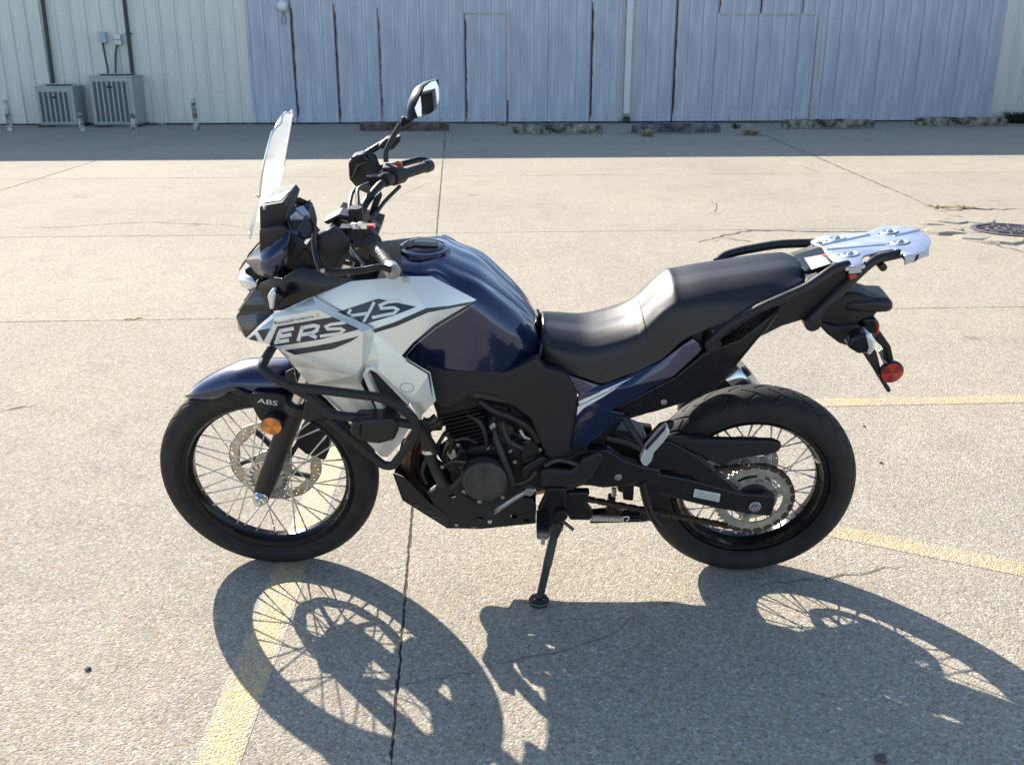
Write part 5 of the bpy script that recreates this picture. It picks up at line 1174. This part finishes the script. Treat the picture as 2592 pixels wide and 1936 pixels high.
# gear lever, footpeg, stand
gl_l = tube('gear_lever', qs('E', [(1085, 770, .165), (1040, 775, .172), (960, 815, .180), (790, 930, .185)]), .0075, 'alu', bike, 10, .02)
mesh('lever_boss', *cyl(q('E', 1045, 772, .175), (0, 1, 0), .013, .025), 'alu', gl_l)
mesh('lever_peg', *tubegeo([q('E', 775, 935, .175), q('E', 775, 935, .225)], .011, 14), 'grip', gl_l); bolt('E', 771, 990, .226, .006, 'chrome', gl_l)
pp = q('E', 1140, 940, .150)
pg = mesh('footpeg', *boxgeo(pp + Vector((0, -.045, -.002)), (.036, .10, .026)), 'grip', bike, 0); bevel(pg, .004)
for k in range(7): mesh('tread', *boxgeo(pp + Vector((0, -.005 - k * .014, .013)), (.038, .006, .005)), 'grip', pg, 0)
mesh('peg_tip', *join(boxgeo(pp + Vector((0, -.097, -.002)), (.030, .008, .022)), cyl(pp + Vector((0, -.102, -.016)), (0, .3, 1), .006, .022)), 'alu', pg, 0)
plate('peg_bracket', 'E', [(1170, 760), (1300, 760), (1310, 900), (1280, 1060), (1240, 1100), (1190, 1080), (1160, 960), (1100, 930), (1150, 830)], .135, .03, 'frame', bike, .006)
plate('heel_guard', 'E', [(1110, 650), (1180, 625), (1340, 640), (1420, 560), (1540, 505), (1565, 545), (1500, 660), (1430, 738), (1330, 755), (1130, 745)], .168, .02, 'matt', bike, .008, mir=True)
mesh('stand_pivot', *cyl(q('E', 1270, 920, .14), (0, 1, 0), .018, .05), 'frame', bike)
sp0 = q('E', 1225, 1060, .135); foot_w = BI @ gnd(*zpx('E', 1113, 1562)); sp1 = foot_w + Vector((0, 0, .012))
ss = mesh('side_stand', *tubegeo([sp0 + (sp0 - sp1) * .12, sp0, sp0.lerp(sp1, .1), sp0.lerp(sp1, .97)], [.020, .018, .0125, .0115], 14), 'frame', bike, 40)
mesh('stand_sleeve', *tubegeo([sp0.lerp(sp1, .12), sp0.lerp(sp1, .50)], .0135, 14), 'dusty', ss)
wz = BI.to_3x3() @ Vector((0, 0, 1)); wxv = BI.to_3x3() @ Vector((1, 0, 0)); FR = Matrix((wxv, wz.cross(wxv), wz)).transposed()
Mx = Matrix.Translation(foot_w + wz * .010) @ FR.to_4x4() @ Matrix.Rotation(R(-90), 4, 'X')
ft = mesh('stand_foot', *xf(revolve([(.0001, -.012), (.026, -.012), (.030, -.008), (.030, .008), (.027, .010), (.0001, .010)], 8), Mx), 'matt', ss, 20)
mesh('foot_edge', *xf(revolve([(.0302, .001), (.0312, .001), (.0312, -.002), (.0302, -.002)], 8, True), Mx), 'alu', ft, 0)
for k in range(4): mesh('foot_screw', *xf(cyl((.019 * math.cos(R(45 + 90 * k)), -.0125, .019 * math.sin(R(45 + 90 * k))), (0, 1, 0), .0032, .003, 8), Mx), 'alu', ft, 30)
tube('stand_tang', qs('E', [(1270, 980, .15), (1355, 1050, .17)]), .005, 'exh', ss, 8, 0)
# swingarm, chain, sprocket
swa = plate('swingarm', 'F', [(-60, 880), (110, 905), (480, 968), (720, 1030), (880, 1075), (1080, 1085), (1112, 1100), (1110, 1135), (1082, 1232), (930, 1218), (620, 1160), (400, 1105), (190, 1040), (-60, 980)], .122, .034, 'frame', bike, .005, mir=True)
plate('swingarm_brace', 'F', [(220, 710), (390, 715), (560, 810), (720, 940), (870, 1070), (880, 1085), (720, 1038), (585, 990), (440, 918), (300, 905), (150, 905), (180, 800)], .118, .026, 'frame', bike, .005)
plate('chain_guard', 'F', [(330, 690), (580, 695), (1100, 708), (1150, 728), (1156, 748), (1130, 780), (1095, 795), (830, 836), (740, 880), (680, 860), (560, 790), (380, 725)], .108, .024, 'matt', bike, .005)
bm = bmesh.new(); bm.from_mesh(swa.data); BV['swa'] = BVHTree.FromBMesh(bm); bm.free()
decal('label', 'F', [(545, 1035), (725, 1070), (715, 1128), (535, 1092)], ['swa'], .002, 'label', swa, 80)
for k in range(5): stroke('label_line', 'F', [[(552 - k * 2, 1050 + k * 10), (712 - k * 2, 1082 + k * 10)]], 2.2, ['swa'], .0026, 'alu', swa, 80)
decal('warning_sticker', 'F', [(100, 925), (160, 930), (305, 975), (303, 985), (200, 962), (102, 936)], ['swa'], .003, 'orange', swa, 60)
stroke('cast_mark', 'F', [[(490 + 28 * math.cos(a * .4488), 1050 + 12 * math.sin(a * .4488) + 6 * math.cos(a * .4488)) for a in range(15)]], 4, ['swa'], .001, 'dusty', swa, 40)
an = q('F', 968, 1168, .128)
mesh('axle_nut', *join(cyl(an + Vector((0, .004, 0)), (0, 1, 0), .0175, .008, 28, .3), cyl(an + Vector((0, -.004, 0)), (0, 1, 0), .012, .012, 6), cyl(an + Vector((0, -.010, 0)), (0, 1, 0), .006, .006, 10)), 'alu', swa, 30)
mesh('axle', *tubegeo([Vector((0, -.12, RC.z)), Vector((0, .13, RC.z))], .010, 14), 'steel', rw)
NT, RS, SY = 46, .116, -.092
V = []; F = []; na = NT * 4
for i in range(na):
    a = 2 * math.pi * i / na; V += [RC + Vector((r_ * math.cos(a), SY, r_ * math.sin(a))) for r_ in ((RS if i % 4 in (0, 1) else RS - .007), RS - .018, RS - .030)]
for i in range(na):
    j = (i + 1) % na; F += [(3 * i, 3 * i + 1, 3 * j + 1, 3 * j), (3 * i + 1, 3 * i + 2, 3 * j + 2, 3 * j + 1)]
spk = mesh('sprocket', V, F, 'sprk', rw, 0); spk.modifiers.new('solid', 'SOLIDIFY').thickness = .006
gs = [xf(revolve([(.052, SY - .003), (.070, SY - .003), (.070, SY + .003), (.052, SY + .003)], 40, True), Matrix.Translation(RC))]
for k in range(6):
    a = R(60 * k + 20); gs.append(boxgeo(RC + Vector((math.cos(a) * .078, SY, math.sin(a) * .078)), (.04, .006, .022), Matrix.Rotation(-a, 3, 'Y')))
mesh('sprocket_web', *join(*gs), 'sprk', spk, 0)
for k in range(6): a = R(60 * k + 20); mesh('sprocket_bolt', *cyl(RC + Vector((math.cos(a) * .060, SY - .006, math.sin(a) * .060)), (0, 1, 0), .006, .008, 6), 'alu', spk, 30)
mesh('sprocket_carrier', *cyl(RC + Vector((0, SY + .006, 0)), (0, 1, 0), .050, .03, 32), 'engine', rw, 40)
FS = q('E', 1560, 790, -SY); FSR = .034; FS = Vector((q('E', 1420, 760, -SY).x, 0, q('E', 1420, 760, -SY).z))
pth = []
def arc(c, r, a0, a1, n): return [Vector((c.x + r * math.cos(a0 + (a1 - a0) * i / n), SY, c.z + r * math.sin(a0 + (a1 - a0) * i / n))) for i in range(n + 1)]
aa = math.atan2(RC.z - FS.z, RC.x - FS.x)
pth = arc(RC, RS - .002, aa + R(97), aa - R(97), 40) + arc(FS, FSR, aa - R(97), aa - R(263), 16); pth.append(pth[0])
L_ = [0]
for i in range(1, len(pth)): L_.append(L_[-1] + (pth[i] - pth[i - 1]).length)
npit = int(L_[-1] / .0159); gs = []
def at(s):
    s %= L_[-1]
    for i in range(1, len(pth)):
        if L_[i] >= s: return pth[i - 1].lerp(pth[i], (s - L_[i - 1]) / max(1e-9, L_[i] - L_[i - 1]))
    return pth[-1]
for k in range(npit):
    a, b = at(k * L_[-1] / npit), at((k + 1) * L_[-1] / npit); d = (b - a).normalized(); an_ = math.atan2(d.z, d.x); c_ = (a + b) / 2; off = .0075 if k % 2 else .0045
    for s in (-1, 1): gs.append(boxgeo(c_ + Vector((0, s * off, 0)), (.0205, .0022, .0125), Matrix.Rotation(-an_, 3, 'Y')))
    gs.append(cyl(a, (0, 1, 0), .0048, .016, 8, .1))
mesh('drive_chain', *join(*gs), 'chain', bike, 0)
mesh('rear_caliper', *boxgeo(q('F', 990, 830, -.08), (.075, .05, .05)), 'alu', bike, 0)
# pivot plate, passenger peg and stays
plate('pivot_plate', 'E', [(1300, 560), (1400, 500), (1600, 490), (1700, 560), (1840, 610), (1960, 630), (1960, 730), (1840, 705), (1740, 745), (1560, 760), (1440, 740), (1380, 660)], .128, .03, 'frame', bike, .006, mir=True)
bolt('E', 1665, 682, .132, .0105, 'alu', bike, 'pivot_bolt')
plate('linkage', 'E', [(1690, 700), (1780, 720), (1770, 850), (1700, 840)], .03, .06, 'frame', bike, .004)
plate('linkage_arm', 'E', [(1580, 930), (1600, 830), (1650, 830), (1640, 900), (1700, 945), (1840, 940), (1840, 985), (1480, 990), (1460, 940)], .06, .03, 'frame', bike, .004)
mesh('linkage_pin', *tubegeo([q('E', 1635, 760, .05), q('E', 1635, 810, .05)], .008, 12), 'steel', bike)
plate('stand_bracket', 'E', [(1285, 790), (1470, 790), (1440, 870), (1490, 935), (1480, 985), (1330, 985), (1285, 900)], .112, .03, 'frame', bike, .006)
tube('stand_rod', qs('E', [(1350, 945, .10), (1480, 952, .10)]), .008, 'frame', bike, 10, 0)
tube('stand_bar', qs('E', [(1470, 985, .09), (1840, 975, .09), (1920, 960, .09)]), .008, 'frame', bike, 10, 0)
a, b = q('E', 1465, 967, .105), q('E', 1705, 972, .105); d = (b - a); pts = []
e1 = Vector((0, 1, 0)); e2 = d.normalized().cross(e1)
for k in range(24 * 8 + 1): t = k / (24 * 8); pts.append(a + d * t + (e1 * math.cos(k * math.pi / 4) + e2 * math.sin(k * math.pi / 4)) * .0075)
mesh('stand_spring', *tubegeo(pts, .0013, 5), 'steel', bike)
tube('spring_hook', qs('E', [(1700, 960, .105), (1735, 955, .105), (1745, 970, .105), (1720, 985, .105)]), .002, 'steel', bike, 6, .01)
tube('center_stand', qs('F', [(180, 990, .12), (200, 1100, .125), (235, 1210, .13), (300, 1295, .135)]), .011, 'frame', bike, 10, .03)
plate('center_stand_foot', 'F', [(165, 1230), (190, 1200), (250, 1215), (320, 1230), (328, 1280), (300, 1318), (240, 1270)], .10, .02, 'frame', bike, .004)
tube('peg_stay', qs('F', [(55, 540, .14), (120, 640, .16), (190, 745, .175)]), .011, 'frame', bike, 10, .02)
tube('peg_stay', qs('F', [(-60, 680, .14), (60, 700, .155), (190, 760, .175)]), .011, 'frame', bike, 10, .02)
plate('peg_plate', 'F', [(165, 800), (190, 720), (300, 600), (380, 575), (410, 580), (395, 620), (370, 640), (250, 790), (230, 870), (185, 850)], .160, .02, 'frame', bike, .005)
rpg = plate('passenger_peg', 'F', [(168, 842), (185, 800), (200, 770), (228, 735), (300, 650), (352, 608), (372, 640), (372, 658), (330, 715), (262, 790), (248, 845), (215, 882), (190, 878)], .205, .03, 'peg', bike, .003)
plate('peg_rubber', 'F', [(203, 762), (338, 615), (346, 624), (211, 774)], .209, .012, 'grip', rpg, .002)
# shock and subframe behind
sa, sb_ = q('E', 1560, 330, 0), q('E', 1700, 760, 0)
mesh('shock', *tubegeo([sa, sb_], .018, 14), 'frame', bike); d = sb_ - sa; pts = []
e1 = Vector((0, 1, 0)); e2 = d.normalized().cross(e1)
for k in range(7 * 12 + 1): t = .15 + .6 * k / 84; pts.append(sa + d * t + (e1 * math.cos(k * math.pi / 6) + e2 * math.sin(k * math.pi / 6)) * .032)
mesh('shock_spring', *tubegeo(pts, .0055, 7), 'chrome', bike)
o = tube('subframe_tube', qs('F', [(-40, 560, .10), (300, 460, .11), (600, 200, .11), (900, -100, .10)]), .011, 'frame', bike, 10, .05); mirrored(o)
plate('battery_box', 'E', [(1440, 250), (1640, 200), (1700, 300), (1560, 480), (1400, 500)], .09, .18, 'frame', bike, .01)
plate('shadow_fill_plate', 'F', [(-160, 640), (60, 640), (200, 700), (230, 780), (190, 920), (-60, 960), (-200, 900)], .05, .10, 'frame', bike, .006)  # plate added to block sun leaking through the bike's ground shadow
plate('mud_flap', 'F', [(430, 880), (480, 900), (470, 1000), (430, 1100), (300, 1100), (230, 1190), (190, 1040)], .03, .06, 'frame', bike, .006)
# ------------------------------------------------------------------ crash bars
def cb(name, pts, mir=True, rr=.045):
    o = tube(name, qs('B', pts), .0125, 'matt', bike, 14, rr)
    if mir: mirrored(o)
    return o
cb('crash_bar', [(860, 590, .130), (800, 690, .200), (775, 745, .225), (840, 800, .240), (985, 880, .250), (1150, 895, .255), (1600, 950, .262), (1740, 1010, .262), (1885, 1150, .250), (1800, 1290, .235), (1690, 1430, .215), (1625, 1425, .210), (1450, 1275, .210), (1240, 1090, .205)])
cb('crash_bar_tie', [(985, 880, .245), (1120, 950, .245), (1250, 1065, .238), (1340, 1083, .238), (1620, 1105, .242), (1870, 1150, .248)], True, .08)
cb('crash_bar_stay', [(1875, 1150, .245), (1930, 1230, .20), (1990, 1330, .15)])
plate('bar_gusset', 'B', [(1080, 980), (1140, 980), (1230, 1080), (1215, 1092), (1090, 1130), (1060, 1100)], .20, .01, 'matt', bike, .003)
fl = plate('fog_lamp', 'B', [(1385, 1180), (1410, 1125), (1440, 1108), (1690, 1098), (1725, 1150), (1728, 1190), (1700, 1255), (1600, 1280), (1500, 1270), (1400, 1215)], .265, .06, 'frame', bike, .016)
plate('lamp_face', 'B', [(1388, 1180), (1412, 1128), (1440, 1112), (1480, 1130), (1470, 1230), (1440, 1248), (1402, 1212)], .268, .05, 'semi', fl, .006)
